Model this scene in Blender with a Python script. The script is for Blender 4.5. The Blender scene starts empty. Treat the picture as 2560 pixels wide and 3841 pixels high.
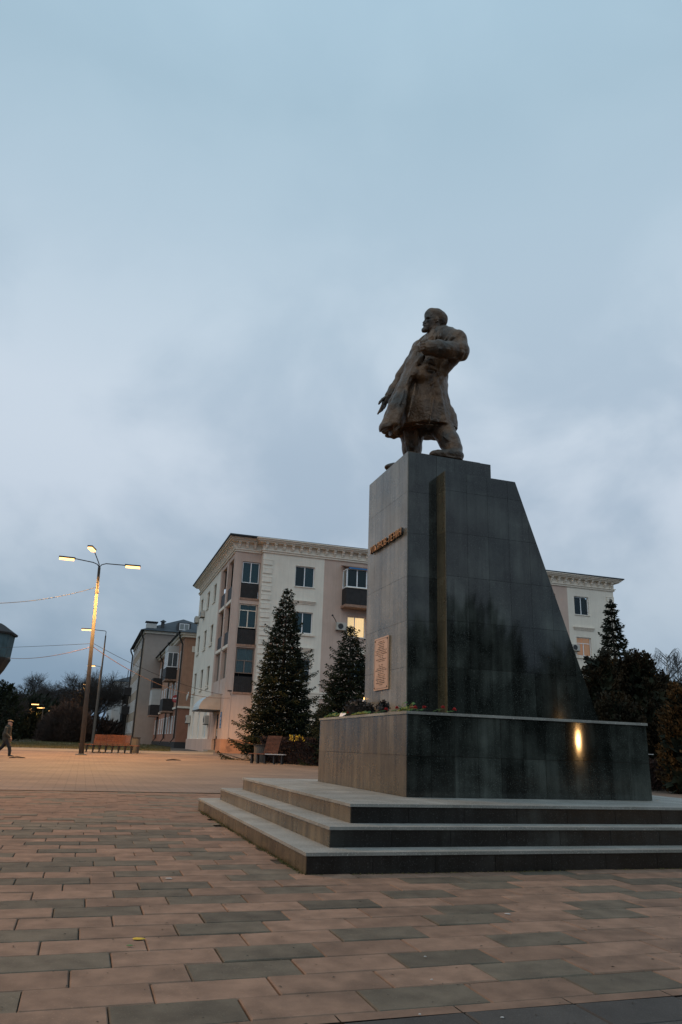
import bpy, math, random
import numpy as np
from mathutils import Vector, Matrix
random.seed(7); rng = np.random.default_rng(7)
R = math.radians
S = bpy.context.scene
COL = S.collection

# ------------------------------------------------------------------ camera
FOC, PITCH, ROLL, EYE = 2776.99, 0.3083, 0.0350, 0.93
PW, PH = 2560, 3841
cam_data = bpy.data.cameras.new('camera')
cam = bpy.data.objects.new('camera', cam_data); COL.objects.link(cam)
cp, sp_ = math.cos(PITCH), math.sin(PITCH)
FW = np.array([0, cp, sp_]); _r = np.array([1., 0, 0]); _u = np.array([0, -sp_, cp])
CR = math.cos(ROLL) * _r + math.sin(ROLL) * _u
CU = -math.sin(ROLL) * _r + math.cos(ROLL) * _u
m = Matrix(((CR[0], CU[0], -FW[0], 0), (CR[1], CU[1], -FW[1], 0), (CR[2], CU[2], -FW[2], EYE), (0, 0, 0, 1)))
cam.matrix_world = m
cam_data.sensor_fit = 'VERTICAL'; cam_data.sensor_height = 36.0
cam_data.lens = FOC / PH * 36.0
cam_data.clip_end = 3000; cam_data.clip_start = 0.05
S.camera = cam

# ------------------------------------------------------------------ sky: an overcast dusk
world = bpy.data.worlds.new('World'); S.world = world; world.use_nodes = True
wt = world.node_tree; wt.nodes.clear()
def wn(t, **k):
    n = wt.nodes.new(t)
    for a, b in k.items(): setattr(n, a, b)
    return n
wl = wt.links.new
tc = wn('ShaderNodeTexCoord'); sep = wn('ShaderNodeSeparateXYZ'); wl(tc.outputs['Generated'], sep.inputs[0])
ramp = wn('ShaderNodeValToRGB'); wl(sep.outputs['Z'], ramp.inputs[0])
def srgb(r, g, b): return tuple(((c / 255 / 12.92) if c / 255 <= .04045 else ((c / 255 + .055) / 1.055) ** 2.4) for c in (r, g, b)) + (1,)
cr = ramp.color_ramp
cr.elements[0].position = 0.0; cr.elements[0].color = srgb(130, 152, 175)
cr.elements[1].position = 1.0; cr.elements[1].color = srgb(176, 208, 228)
for p_, c_ in ((.07, (143, 165, 185)), (.17, (164, 183, 200)), (.30, (178, 195, 212)), (.42, (184, 201, 217)), (.56, (179, 199, 215)), (.72, (165, 191, 208))):
    e = cr.elements.new(p_); e.color = srgb(*c_)
# cloud layer: the view direction projected on a flat ceiling of cloud
mp = wn('ShaderNodeMapping'); mp.inputs['Scale'].default_value = (1, 1, 1.25); mp.inputs['Location'].default_value = (1.35, .6, .4)
wl(tc.outputs['Generated'], mp.inputs[0])
nz = wn('ShaderNodeTexNoise'); nz.inputs['Scale'].default_value = 3.5; nz.inputs['Detail'].default_value = 6; nz.inputs['Roughness'].default_value = .5
nz.inputs['Distortion'].default_value = .25
wl(mp.outputs[0], nz.inputs['Vector'])
cm = wn('ShaderNodeMapRange'); cm.inputs[1].default_value = .38; cm.inputs[2].default_value = .64; wl(nz.outputs[0], cm.inputs[0]); cm.interpolation_type = 'SMOOTHSTEP'
cc = wn('ShaderNodeValToRGB'); wl(cm.outputs[0], cc.inputs[0])
cc.color_ramp.elements[0].color = (.82, .845, .87, 1); cc.color_ramp.elements[1].color = (1.22, 1.145, 1.10, 1)
fade = wn('ShaderNodeMapRange'); wl(sep.outputs['Z'], fade.inputs[0]); fade.inputs[1].default_value = .36; fade.inputs[2].default_value = .62; fade.inputs[3].default_value = 1; fade.inputs[4].default_value = .16
mixc = wn('ShaderNodeMix', data_type='RGBA', blend_type='MULTIPLY'); wl(fade.outputs[0], mixc.inputs['Factor'])
wl(ramp.outputs[0], mixc.inputs['A']); wl(cc.outputs[0], mixc.inputs['B'])
bg = wn('ShaderNodeBackground'); wl(mixc.outputs['Result'], bg.inputs[0]); bg.inputs[1].default_value = 1.04
wo = wn('ShaderNodeOutputWorld'); wl(bg.outputs[0], wo.inputs[0])

# the sun behind thick cloud: a weak, very soft light from high over the left shoulder
sun_d = bpy.data.lights.new('sun', 'SUN'); sun_d.energy = 0.55; sun_d.angle = R(60); sun_d.color = (1, .95, .86)
sun = bpy.data.objects.new('sun', sun_d); COL.objects.link(sun); sun.rotation_euler = (R(42), 0, R(-25))

vs = S.view_settings; vs.view_transform = 'Standard'; vs.look = 'None'; vs.exposure = 0; vs.gamma = 1; vs.use_curve_mapping = False

# ------------------------------------------------------------------ survey helpers
PSI = 0.3125
B2 = np.array([math.cos(PSI), math.sin(PSI)]); A2 = np.array([-math.sin(PSI), math.cos(PSI)])
C0 = np.array([-0.1694, 6.1961])            # south-west corner of the lowest step
def gz(y):
    if y < 30: return 0.0
    return (min(y, 52) - 30) * .3 / 22 + max(0, min(y, 250) - 52) * .85 / 198
def ray(px, py):
    d = FW + CR * (px - PW / 2) / FOC - CU * (py - PH / 2) / FOC
    return d / d[1]
def at(px, py, y):
    d = ray(px, py); return np.array([d[0] * y, y, EYE + d[2] * y])
def gp(px, py):
    d = ray(px, py); lo, hi = 1.0, 400.0
    for _ in range(60):
        mid = (lo + hi) / 2
        if EYE + d[2] * mid > gz(mid): lo = mid
        else: hi = mid
    return np.array([d[0] * lo, lo, gz(lo)])
def AB(b, a, z=0): q = C0 + B2 * b + A2 * a; return np.array([q[0], q[1], z])

# ------------------------------------------------------------------ materials
def mat(name, col, rough=.7, spec=.5, metal=0, var=0.0, vscale=2.0, col2=None, speck=None, bump=0.0, bscale=60, rnd=0.0,
        streak=0.0, aniso=0, emit=None, estr=0, rvar=0.0, patch=None, wave=None):
    m = bpy.data.materials.new(name); m.use_nodes = True; nt = m.node_tree; nt.nodes.clear(); L = nt.links.new
    N = lambda t, **k: (lambda n: ([setattr(n, a, b) for a, b in k.items()], n)[1])(nt.nodes.new(t))
    bs = N('ShaderNodeBsdfPrincipled'); out = N('ShaderNodeOutputMaterial'); L(bs.outputs[0], out.inputs[0])
    bs.inputs['Roughness'].default_value = rough; bs.inputs['Metallic'].default_value = metal
    bs.inputs['Specular IOR Level'].default_value = spec
    geo = N('ShaderNodeNewGeometry')
    pos = geo.outputs['Position']
    cur = None
    def rgb(c): n = N('ShaderNodeRGB'); n.outputs[0].default_value = (*c[:3], 1); return n.outputs[0]
    def mix(f, a, b, bt='MIX'):
        n = N('ShaderNodeMix', data_type='RGBA', blend_type=bt)
        if isinstance(f, float): n.inputs['Factor'].default_value = f
        else: L(f, n.inputs['Factor'])
        L(a, n.inputs['A']); L(b, n.inputs['B']); return n.outputs['Result']
    def noise(sc, detail=4, vec=None, rough_=.55):
        n = N('ShaderNodeTexNoise'); n.inputs['Scale'].default_value = sc; n.inputs['Detail'].default_value = detail
        n.inputs['Roughness'].default_value = rough_
        L(vec if vec is not None else pos, n.inputs['Vector']); return n.outputs[0]
    def rng_(v, a, b, c=0., d=1.):
        n = N('ShaderNodeMapRange'); L(v, n.inputs[0])
        for i, x in enumerate((a, b, c, d)): n.inputs[1 + i].default_value = x
        return n.outputs[0]
    cur = rgb(col)
    if col2 is not None: cur = mix(rng_(noise(vscale, 5), .38, .62), cur, rgb(col2))
    elif var > 0:
        cur = mix(rng_(noise(vscale, 6), .3, .7), mix(1.0, cur, rgb((1 - var,) * 3), 'MULTIPLY'), mix(1.0, cur, rgb((1 + var,) * 3), 'MULTIPLY'))
    if patch is not None:
        pc, psc, lo, hi = patch
        cur = mix(rng_(noise(psc, 5), lo, hi), cur, rgb(pc))
    if streak > 0:
        mp = N('ShaderNodeMapping'); mp.inputs['Scale'].default_value = (9, 9, .55); L(pos, mp.inputs[0])
        s = rng_(noise(1.0, 6, mp.outputs[0], .6), .35, .7)
        cur = mix(s, mix(1.0, cur, rgb((1 - streak,) * 3), 'MULTIPLY'), mix(1.0, cur, rgb((1 + streak,) * 3), 'MULTIPLY'))
    if speck is not None:
        sc, thr, scol = speck
        cur = mix(rng_(noise(sc, 2), thr, thr + .12), cur, rgb(scol))
    if rnd > 0:
        oi = N('ShaderNodeObjectInfo'); v = rng_(oi.outputs['Random'], 0, 1, 1 - rnd, 1 + rnd)
        n = N('ShaderNodeHueSaturation'); L(cur, n.inputs['Color']); L(v, n.inputs['Value']); cur = n.outputs[0]
    L(cur, bs.inputs['Base Color'])
    if rvar > 0:
        L(rng_(noise(1.7, 5), .3, .7, max(0, rough - rvar), min(1, rough + rvar)), bs.inputs['Roughness'])
    if bump > 0:
        bn = N('ShaderNodeBump'); bn.inputs['Strength'].default_value = bump; bn.inputs['Distance'].default_value = .02
        if bscale is None:      # fine horizontal polishing waves: reflections smear up and down
            mq = N('ShaderNodeMapping'); mq.inputs['Scale'].default_value = (1.2, 1.2, 130); L(pos, mq.inputs[0]); L(noise(1.0, 3, mq.outputs[0]), bn.inputs['Height'])
        else: L(noise(bscale, 4), bn.inputs['Height']); L(bn.outputs[0], bs.inputs['Normal'])
    if aniso:      # vertically brushed polish: reflections stretch up and down
        bs.inputs['Anisotropic'].default_value = aniso; tv = N('ShaderNodeCombineXYZ'); tv.inputs[2].default_value = 1.0; L(tv.outputs[0], bs.inputs['Tangent'])
    if emit is not None:
        bs.inputs['Emission Color'].default_value = (*emit, 1); bs.inputs['Emission Strength'].default_value = estr
    return m
def glassmat(name, tint, opacity, rough=.04):
    m = bpy.data.materials.new(name); m.use_nodes = True; nt = m.node_tree; nt.nodes.clear(); L = nt.links.new
    tr = nt.nodes.new('ShaderNodeBsdfTransparent'); tr.inputs[0].default_value = (*tint, 1)
    gl = nt.nodes.new('ShaderNodeBsdfGlossy'); gl.inputs['Roughness'].default_value = rough; gl.inputs[0].default_value = (.55, .66, .68, 1)
    fr = nt.nodes.new('ShaderNodeFresnel'); fr.inputs[0].default_value = 1.5
    ad = nt.nodes.new('ShaderNodeMath'); ad.operation = 'ADD'; ad.inputs[1].default_value = opacity; L(fr.outputs[0], ad.inputs[0])
    mx = nt.nodes.new('ShaderNodeMixShader'); L(ad.outputs[0], mx.inputs[0]); L(tr.outputs[0], mx.inputs[1]); L(gl.outputs[0], mx.inputs[2])
    o = nt.nodes.new('ShaderNodeOutputMaterial'); L(mx.outputs[0], o.inputs[0]); return m

M = dict(
 granite=mat('polished_granite', (.014, .017, .0155), .050, .5, streak=.5, var=.5, vscale=2.6, speck=(110, .585, (.075, .088, .08)), patch=((.060, .071, .064), 1.5, .48, .72), rnd=.28, aniso=.88),
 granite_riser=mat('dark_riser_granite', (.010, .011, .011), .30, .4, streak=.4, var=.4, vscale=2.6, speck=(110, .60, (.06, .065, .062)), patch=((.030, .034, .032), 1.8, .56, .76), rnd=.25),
 granite_lamplit=mat('lamplit_weathered_granite', (.072, .056, .030), .28, .5, streak=.5, var=.35, vscale=2.2, speck=(85, .57, (.18, .15, .09)), patch=((.115, .092, .056), 1.1, .38, .72), rnd=.16, bump=.06, bscale=260, rvar=.10),  # stained side faces; warm lamp light on them is put into the colour
 granite_face=mat('skylit_weathered_granite', (.105, .098, .074), .28, .5, streak=.35, var=.35, vscale=2.2, speck=(85, .57, (.30, .28, .24)), patch=((.20, .19, .155), 1.1, .38, .72), rnd=.14, bump=.06, bscale=260, rvar=.10),  # stained inscription face; sky and lamp brightness put into a paler colour
 cap=mat('flamed_granite', (.20, .208, .195), .75, .3, var=.22, vscale=3, speck=(90, .57, (.36, .36, .33)), rnd=.12, patch=((.15, .15, .13), 2.2, .5, .75), bump=.12, bscale=220),
 joint=mat('pale_mortar', (.11, .11, .10), .9),
 core=mat('granite_core', (.065, .07, .062), .8),
 paver_red=mat('red_brown_paver', (.190, .124, .088), .82, .25, var=.26, vscale=7, speck=(120, .62, (.26, .17, .115)), rnd=.15, bump=.25, bscale=260, patch=((.105, .072, .052), 2.3, .52, .74)),
 paver_grey=mat('grey_paver', (.097, .083, .062), .80, .25, var=.32, vscale=6, speck=(120, .62, (.16, .145, .11)), rnd=.20, bump=.25, bscale=260),
 paver_dark=mat('dark_band_stone', (.042, .039, .035), .7, .3, var=.25, vscale=5, speck=(300, .6, (.12, .12, .12)), rnd=.12, bump=.25, bscale=200),
 bed=mat('sand_bed', (.045, .038, .03), .95),
 plaster_w=mat('white_plaster', (.69, .645, .56), .9, .2, var=.06, vscale=.9, bump=.25, bscale=14, streak=.05),
 plaster_p=mat('pink_plaster', (.50, .385, .325), .9, .2, var=.07, vscale=.9, bump=.2, bscale=14, streak=.05),
 plaster_o=mat('peach_plaster', (.50, .36, .27), .9, .2, var=.1, vscale=1.2, bump=.2, bscale=14, streak=.08),
 base_o=mat('orange_base_plaster', (.42, .22, .13), .9, .2, var=.15, vscale=1.5, bump=.3, bscale=10, patch=((.22, .12, .08), 1.2, .58, .66)),
 trim=mat('white_trim', (.72, .655, .56), .85, .2, var=.08, vscale=3, streak=.08),
 roofm=mat('dark_roofing', (.030, .040, .050), .65, .3, var=.3, vscale=2, bump=.3, bscale=8),
 rust=mat('flaking_render_and_lit_cable', (.28, .17, .12), .9, var=.35, vscale=6),
 balc=mat('dark_balcony_sheet', (.022, .020, .020), .6, .3, var=.3, vscale=4),
 pvc=mat('white_window_frame', (.74, .76, .78), .5, .4),
 wood_f=mat('old_brown_window_frame', (.20, .15, .12), .7),
 glass=glassmat('window_glass', (.70, .86, .90), .01),
 curtain=mat('teal_curtain', (.055, .125, .15), .9, .1, var=.2, vscale=12),
 curtain_w=mat('pale_curtain', (.22, .24, .24), .9, .1, var=.15, vscale=12),
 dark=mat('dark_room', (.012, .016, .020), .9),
 lit=mat('lit_room', (.6, .45, .3), .9, emit=(1.0, .60, .30), estr=.95),
 lit2=mat('dim_lit_room', (.5, .3, .2), .9, emit=(1.0, .48, .26), estr=.20),
 metal=mat('galvanised_pole', (.085, .080, .072), .6, .3, metal=.1, var=.15, vscale=4),
 darkmetal=mat('dark_metal', (.03, .032, .034), .5, .4),
 lampglow=mat('sodium_lamp_glass', (1, .8, .5), .4, emit=(1.0, .50, .15), estr=3.6),
 slat=mat('red_brown_slat', (.13, .050, .027), .5, .4, var=.2, vscale=8, rnd=.15),
 slat_p=mat('pale_slat', (.60, .55, .52), .45, .4, var=.1, vscale=8),
 bronze=mat('dark_bronze', (.088, .043, .015), .45, .5, metal=.1, var=.5, vscale=4, speck=(75, .62, (.17, .12, .075)), patch=((.020, .017, .013), 2.6, .48, .66), bump=1.0, bscale=28, rvar=.08),
 letter=mat('copper_letter', (.55, .26, .09), .5, .5, metal=.1, var=.1),
 plaque=mat('copper_plaque', (.50, .33, .22), .42, .5, metal=.3, var=.1, vscale=4),
 ink=mat('engraved_dark', (.07, .05, .04), .7),
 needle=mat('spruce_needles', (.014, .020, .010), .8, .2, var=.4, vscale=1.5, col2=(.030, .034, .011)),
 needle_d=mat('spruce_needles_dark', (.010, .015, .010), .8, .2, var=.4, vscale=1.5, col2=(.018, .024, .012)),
 thuja=mat('thuja_scales', (.012, .013, .009), .8, .2, var=.4, vscale=1.5, col2=(.030, .022, .010)),
 thuja_o=mat('lamplit_thuja_scales', (.10, .050, .014), .8, .2, col2=(.03, .022, .01), vscale=3),  # orange lamp light put into the foliage colour
 cone=mat('spruce_cones', (.13, .045, .02), .8),
 bark=mat('bark', (.040, .034, .030), .9, var=.3, vscale=6),
 birch=mat('birch_twigs', (.05, .055, .06), .9),
 hedge=mat('bare_hedge_twigs', (.050, .024, .018), .9, col2=(.020, .012, .010), vscale=4),
 bush=mat('brown_bush_twigs', (.060, .034, .024), .9, col2=(.030, .020, .016), vscale=1.0),
 yellow=mat('yellow_leaf', (.50, .33, .03), .8),
 grass=mat('thin_autumn_grass', (.065, .070, .022), .95, col2=(.12, .095, .045), vscale=.8),
 asphalt=mat('asphalt', (.055, .058, .062), .9, var=.2, vscale=1),
 lightpave=mat('pale_paving_band', (.25, .19, .125), .85, var=.12, vscale=2),
 soil=mat('soil', (.05, .042, .032), .95, var=.2),
 skin=mat('skin', (.35, .19, .13), .6), jacket=mat('dark_olive_jacket', (.035, .032, .022), .85), trouser=mat('black_trousers', (.010, .011, .014), .85),
 capm=mat('brown_flat_cap', (.10, .075, .05), .9), shoe=mat('black_shoe', (.010, .010, .011), .4),
 redp=mat('red_petal', (.35, .02, .02), .7), pinkp=mat('pink_petal', (.55, .12, .18), .7), stem=mat('green_stem', (.05, .14, .04), .7), paper=mat('white_paper', (.75, .75, .75), .8), foil=mat('yellow_green_stem', (.30, .32, .06), .7),
 ribbon=mat('black_ribbon', (.008, .008, .009), .7),
 sign_r=mat('red_sign', (.26, .018, .018), .5), sign_b=mat('blue_sign', (.02, .14, .35), .5), white=mat('white_paint', (.8, .8, .8), .6),
 brick_o=mat('brown_orange_render', (.36, .20, .13), .9, var=.1, streak=.08), brick_d=mat('deep_red_brown_render', (.27, .13, .085), .9, var=.12),
 taupe=mat('taupe_render', (.30, .255, .225), .92, var=.06, bump=.2, bscale=10), taupe2=mat('ochre_render', (.34, .26, .19), .92, var=.08), palegrey=mat('pale_grey_render', (.40, .41, .40), .92, var=.08),
 pipe=mat('dark_downpipe', (.030, .024, .020), .5), winblank=mat('pale_window_sheet', (.36, .35, .33), .5, .5), winpane=mat('far_window_glass', (.05, .065, .075), .08, .8),
 tower=mat('blue_grey_sheet', (.050, .095, .115), .7, var=.25, vscale=2, streak=.3), towerd=mat('dark_tower_underside', (.03, .03, .032), .9),
 awn=mat('beige_awning', (.42, .36, .30), .7, var=.1), awnb=mat('pale_blue_awning_sheet', (.35, .45, .50), .6), door=mat('dark_door', (.020, .012, .010), .5), ac=mat('air_conditioner_shell', (.42, .41, .37), .6, var=.1),
 carw=mat('white_car_paint', (.6, .6, .58), .3), card=mat('dark_car_paint', (.03, .03, .035), .3), tail=mat('tail_lamp', (.5, .02, .02), .4, emit=(1, .07, .02), estr=9), tyre=mat('tyre', (.01, .01, .01), .9),
 coat=mat('pale_coat', (.40, .36, .28), .9), graniteb=mat('black_granite_block', (.018, .018, .020), .35, .5, var=.3, speck=(200, .64, (.08, .08, .08))), benchtop=mat('pale_bench_top', (.62, .62, .62), .5, var=.1),
 leafy=mat('lamplit_leaf', (.30, .10, .03), .8),  # lamp glow on the leaves put into their orange colour
)

# ------------------------------------------------------------------ mesh tools
class MB:
    def __init__(s): s.v = []; s.f = []
    def add(s, vs, fs):
        o = len(s.v); s.v.extend([tuple(map(float, q)) for q in vs]); s.f.extend([tuple(i + o for i in f) for f in fs]); return s
    def box(s, a, b, tf=None):
        x0, y0, z0 = a; x1, y1, z1 = b
        vs = [(x0, y0, z0), (x1, y0, z0), (x1, y1, z0), (x0, y1, z0), (x0, y0, z1), (x1, y0, z1), (x1, y1, z1), (x0, y1, z1)]
        if tf: vs = [tf(*q) for q in vs]
        return s.add(vs, [(0, 3, 2, 1), (4, 5, 6, 7), (0, 1, 5, 4), (1, 2, 6, 5), (2, 3, 7, 6), (3, 0, 4, 7)])
    def prism(s, poly, h0, h1, tf):       # poly in (u, v), thickness in w
        n = len(poly)
        vs = [tf(u, v, h0) for u, v in poly] + [tf(u, v, h1) for u, v in poly]
        return s.add(vs, [tuple(range(n))[::-1], tuple(range(n, 2 * n))] + [(i, (i + 1) % n, n + (i + 1) % n, n + i) for i in range(n)])
    def tube(s, pts, rad, n=8, cap=True):
        pts = [np.array(p, float) for p in pts]
        rad = [rad] * len(pts) if not hasattr(rad, '__len__') else rad
        rings = []
        for i, p in enumerate(pts):
            t = pts[min(i + 1, len(pts) - 1)] - pts[max(i - 1, 0)]; t = t / (np.linalg.norm(t) + 1e-9)
            h = np.array([0, 0, 1.]) if abs(t[2]) < .9 else np.array([1., 0, 0])
            x = np.cross(h, t); x /= np.linalg.norm(x); y = np.cross(t, x)
            rings.append([p + rad[i] * (math.cos(a) * x + math.sin(a) * y) for a in [2 * math.pi * k / n for k in range(n)]])
        vs = [q for r_ in rings for q in r_]
        fs = [(i * n + k, i * n + (k + 1) % n, (i + 1) * n + (k + 1) % n, (i + 1) * n + k) for i in range(len(pts) - 1) for k in range(n)]
        if cap: fs += [tuple(range(n))[::-1], tuple(range((len(pts) - 1) * n, len(pts) * n))]
        return s.add(vs, fs)
    def lathe(s, prof, c=(0, 0, 0), n=16, sx=1, sy=1, ph=0):
        vs = []
        for r_, z in prof: vs += [(c[0] + r_ * sx * math.cos(2 * math.pi * k / n + ph), c[1] + r_ * sy * math.sin(2 * math.pi * k / n + ph), c[2] + z) for k in range(n)]
        fs = [(i * n + k, i * n + (k + 1) % n, (i + 1) * n + (k + 1) % n, (i + 1) * n + k) for i in range(len(prof) - 1) for k in range(n)]
        fs += [tuple(range(n))[::-1], tuple(range((len(prof) - 1) * n, len(prof) * n))]
        return s.add(vs, fs)
    def build(s, name, material, parent=None, smooth=False, loc=None, bevel=0):
        me = bpy.data.meshes.new(name); me.from_pydata(s.v, [], s.f); me.update()
        if smooth: me.polygons.foreach_set('use_smooth', [True] * len(me.polygons))
        if isinstance(material, str): material = M[material]
        me.materials.append(material)
        return link(name, me, parent, loc, bevel)
def link(name, me, parent=None, loc=None, bevel=0):
    o = bpy.data.objects.new(name, me); COL.objects.link(o)
    if parent: o.parent = parent
    if loc is not None: o.location = loc
    if bevel:
        b = o.modifiers.new('bevel', 'BEVEL'); b.width = bevel; b.segments = 2; b.limit_method = 'ANGLE'
    return o
def raw(name, V, F, material, parent=None, loc=None, smooth=False):
    """mesh straight from numpy arrays; F is (n,3) or (n,4)"""
    me = bpy.data.meshes.new(name); k = F.shape[1]
    me.vertices.add(len(V)); me.vertices.foreach_set('co', np.asarray(V, np.float32).ravel())
    me.loops.add(F.size); me.loops.foreach_set('vertex_index', F.astype(np.int32).ravel())
    me.polygons.add(len(F)); me.polygons.foreach_set('loop_start', np.arange(0, F.size, k, dtype=np.int32)); me.polygons.foreach_set('loop_total', np.full(len(F), k, np.int32))
    me.update(calc_edges=True); me.validate()
    if smooth: me.polygons.foreach_set('use_smooth', [True] * len(me.polygons))
    me.materials.append(M[material] if isinstance(material, str) else material)
    return link(name, me, parent, loc)
def tag(o, label=None, cat=None, group=None, kind=None):
    if label: o['label'] = label
    if cat: o['category'] = cat
    if group: o['group'] = group
    if kind: o['kind'] = kind
    return o
def thing(name, label, cat, loc=(0, 0, 0), rz=0, group=None):
    o = bpy.data.objects.new(name, None); COL.objects.link(o); o.location = tuple(map(float, loc)); o.rotation_euler = (0, 0, rz); o.empty_display_size = .2
    return tag(o, label, cat, group)
def copy_tree(o, parent=None):
    c = o.copy(); COL.objects.link(c); c.parent = parent
    for ch in list(o.children): copy_tree(ch, c)
    return c
def clip(poly, n, d):      # keep n.p <= d
    out = []
    for i in range(len(poly)):
        p, q = poly[i], poly[(i + 1) % len(poly)]
        a = n[0] * p[0] + n[1] * p[1] - d; b = n[0] * q[0] + n[1] * q[1] - d
        if a <= 0: out.append(p)
        if (a < 0 < b) or (b < 0 < a):
            t = a / (a - b); out.append((p[0] + t * (q[0] - p[0]), p[1] + t * (q[1] - p[1])))
    return out
def sheet(name, poly, dz, material, kind='structure', thick=0):
    mb = MB()
    for y0, y1 in ((-300, 30), (30, 52), (52, 250), (250, 1500)):
        q = clip(clip(list(map(tuple, poly)), (0, 1), y1), (0, -1), -y0)
        if len(q) >= 3: mb.add([(x, y, gz(y) + dz) for x, y in q], [tuple(range(len(q)))])
    o = mb.build(name, material); o['kind'] = kind
    me = o.data
    if len(me.polygons) and me.polygons[0].normal.z < 0: me.flip_normals()
    return o
# ================================================================== THE GROUND
def far_poly(pts): return [tuple(p[:2]) for p in pts]
g_base = sheet('ground', [(-900, -120), (900, -120), (900, 1400), (-900, 1400)], -.03, 'soil')
A_EDGE = 9.62                                # where the long pavers give way to small paving bricks
plz = sheet('plaza', [AB(-60, A_EDGE)[:2], AB(60, A_EDGE)[:2], (60, 60), (5, 64), gp(760, 2819)[:2], gp(640, 2816)[:2], gp(0, 2801)[:2], (-60, 38)], 0.0, 'plaster_p')
# small bricks: a procedural running bond in the plaza's own axes
bm_ = bpy.data.materials.new('small_paving_brick'); bm_.use_nodes = True; nt = bm_.node_tree; bs = nt.nodes['Principled BSDF']; L = nt.links.new
geo = nt.nodes.new('ShaderNodeNewGeometry'); mp_ = nt.nodes.new('ShaderNodeMapping'); mp_.vector_type = 'TEXTURE'; mp_.inputs['Rotation'].default_value = (0, 0, PSI); L(geo.outputs['Position'], mp_.inputs[0])
bt = nt.nodes.new('ShaderNodeTexBrick'); L(mp_.outputs[0], bt.inputs[0]); bt.inputs['Scale'].default_value = 1; bt.inputs['Brick Width'].default_value = .40; bt.inputs['Row Height'].default_value = .20
bt.inputs['Mortar Size'].default_value = .006; bt.inputs['Color1'].default_value = (.165, .115, .082, 1); bt.inputs['Color2'].default_value = (.125, .092, .068, 1); bt.inputs['Mortar'].default_value = (.05, .042, .035, 1)
nzz = nt.nodes.new('ShaderNodeTexNoise'); nzz.inputs['Scale'].default_value = .5; nzz.inputs['Detail'].default_value = 6; L(geo.outputs['Position'], nzz.inputs['Vector'])
mr = nt.nodes.new('ShaderNodeMapRange'); L(nzz.outputs[0], mr.inputs[0]); mr.inputs[1].default_value = .3; mr.inputs[2].default_value = .7; mr.inputs[3].default_value = .72; mr.inputs[4].default_value = 1.25
hs_ = nt.nodes.new('ShaderNodeHueSaturation'); L(bt.outputs[0], hs_.inputs['Color']); L(mr.outputs[0], hs_.inputs['Value']); L(hs_.outputs[0], bs.inputs['Base Color'])
bp_ = nt.nodes.new('ShaderNodeBump'); bp_.inputs['Strength'].default_value = .8; bp_.inputs['Distance'].default_value = .01; bp_.invert = True; L(bt.outputs['Fac'], bp_.inputs['Height']); L(bp_.outputs[0], bs.inputs['Normal']); bs.inputs['Roughness'].default_value = .8
plz.data.materials[0] = bm_
# pale band of paving along the lawn, the lawn, the path and the far street
band = sheet('pale_paving_band', [gp(-150, 2807)[:2], gp(0, 2811)[:2], gp(300, 2818)[:2], gp(700, 2830)[:2], gp(800, 2830)[:2], gp(800, 2820)[:2], gp(640, 2816)[:2], gp(0, 2802)[:2], gp(-150, 2799)[:2]], .005, 'lightpave')
lawn_poly = [gp(-260, 2797)[:2], gp(0, 2803)[:2], gp(300, 2811)[:2], gp(520, 2817)[:2], gp(640, 2820)[:2], (-13, 62), (-16, 74), (-27, 98), (-45, 150), (-90, 180), (-130, 140), (-60, 55)]
lawn = sheet('lawn', lawn_poly, .012, 'grass')
sheet('path', [gp(-120, 2786)[:2], gp(30, 2786)[:2], gp(120, 2782)[:2], gp(190, 2776.5)[:2], gp(60, 2775)[:2], gp(-120, 2774)[:2]], .018, 'asphalt')
sheet('street', [(-140, 185), (-30, 150), (-36, 130), (-38, 260), (-110, 420), (-400, 420)], .016, 'asphalt')
# kerb between lawn and plaza
def kerb(pts, h=.10, w=.12, name='lawn_kerb'):
    mb = MB()
    for p, q in zip(pts[:-1], pts[1:]):
        p = np.array(p); q = np.array(q); d = (q - p)[:2]; d /= np.linalg.norm(d); n = np.array([-d[1], d[0], 0]) * w
        z0, z1 = gz(p[1]), gz(q[1])
        a = np.array([p[0], p[1], z0]); b = np.array([q[0], q[1], z1]); up = np.array([0, 0, h]); dn = np.array([0, 0, -.06])
        mb.add([a + dn, b + dn, b + n + dn, a + n + dn, a + up, b + up, b + n + up, a + n + up], [(0, 3, 2, 1), (4, 5, 6, 7), (0, 1, 5, 4), (1, 2, 6, 5), (2, 3, 7, 6), (3, 0, 4, 7)])
    return tag(mb.build(name, 'cap'), kind='structure')
kerb([gp(-260, 2797), gp(0, 2803), gp(300, 2811), gp(520, 2817), gp(640, 2820)], .03)
# grass blades and tufts over the lawn and along the hedge
def tufts(name, n, sampler, h, material='grass', w=.012):
    P = np.array([sampler() for _ in range(n)]); a = rng.uniform(0, 2 * np.pi, n); hh = h * rng.uniform(.5, 1.3, n); ww = w * rng.uniform(.6, 1.5, n)
    dx = np.cos(a) * ww; dy = np.sin(a) * ww; lx = rng.normal(0, .35, n) * hh; ly = rng.normal(0, .35, n) * hh
    V = np.empty((n, 3, 3)); V[:, 0] = P + np.c_[dx, dy, 0 * dx]; V[:, 1] = P - np.c_[dx, dy, 0 * dx]; V[:, 2] = P + np.c_[lx, ly, hh]
    return raw(name, V.reshape(-1, 3), np.arange(n * 3).reshape(-1, 3), material)
def lawn_pt():
    while True:
        px = random.uniform(-150, 640); py = random.uniform(2776, 2820)
        p = gp(px, py)
        if p[1] < 48 + 0 and p[1] < 44: continue
        ly = 2803 + px * .0266 - 1
        if py < ly and p[1] < 140: return np.array([p[0], p[1], gz(p[1])])
t_ = tufts('grass', 26000, lawn_pt, .09, w=.03); tag(t_, kind='stuff')

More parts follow.
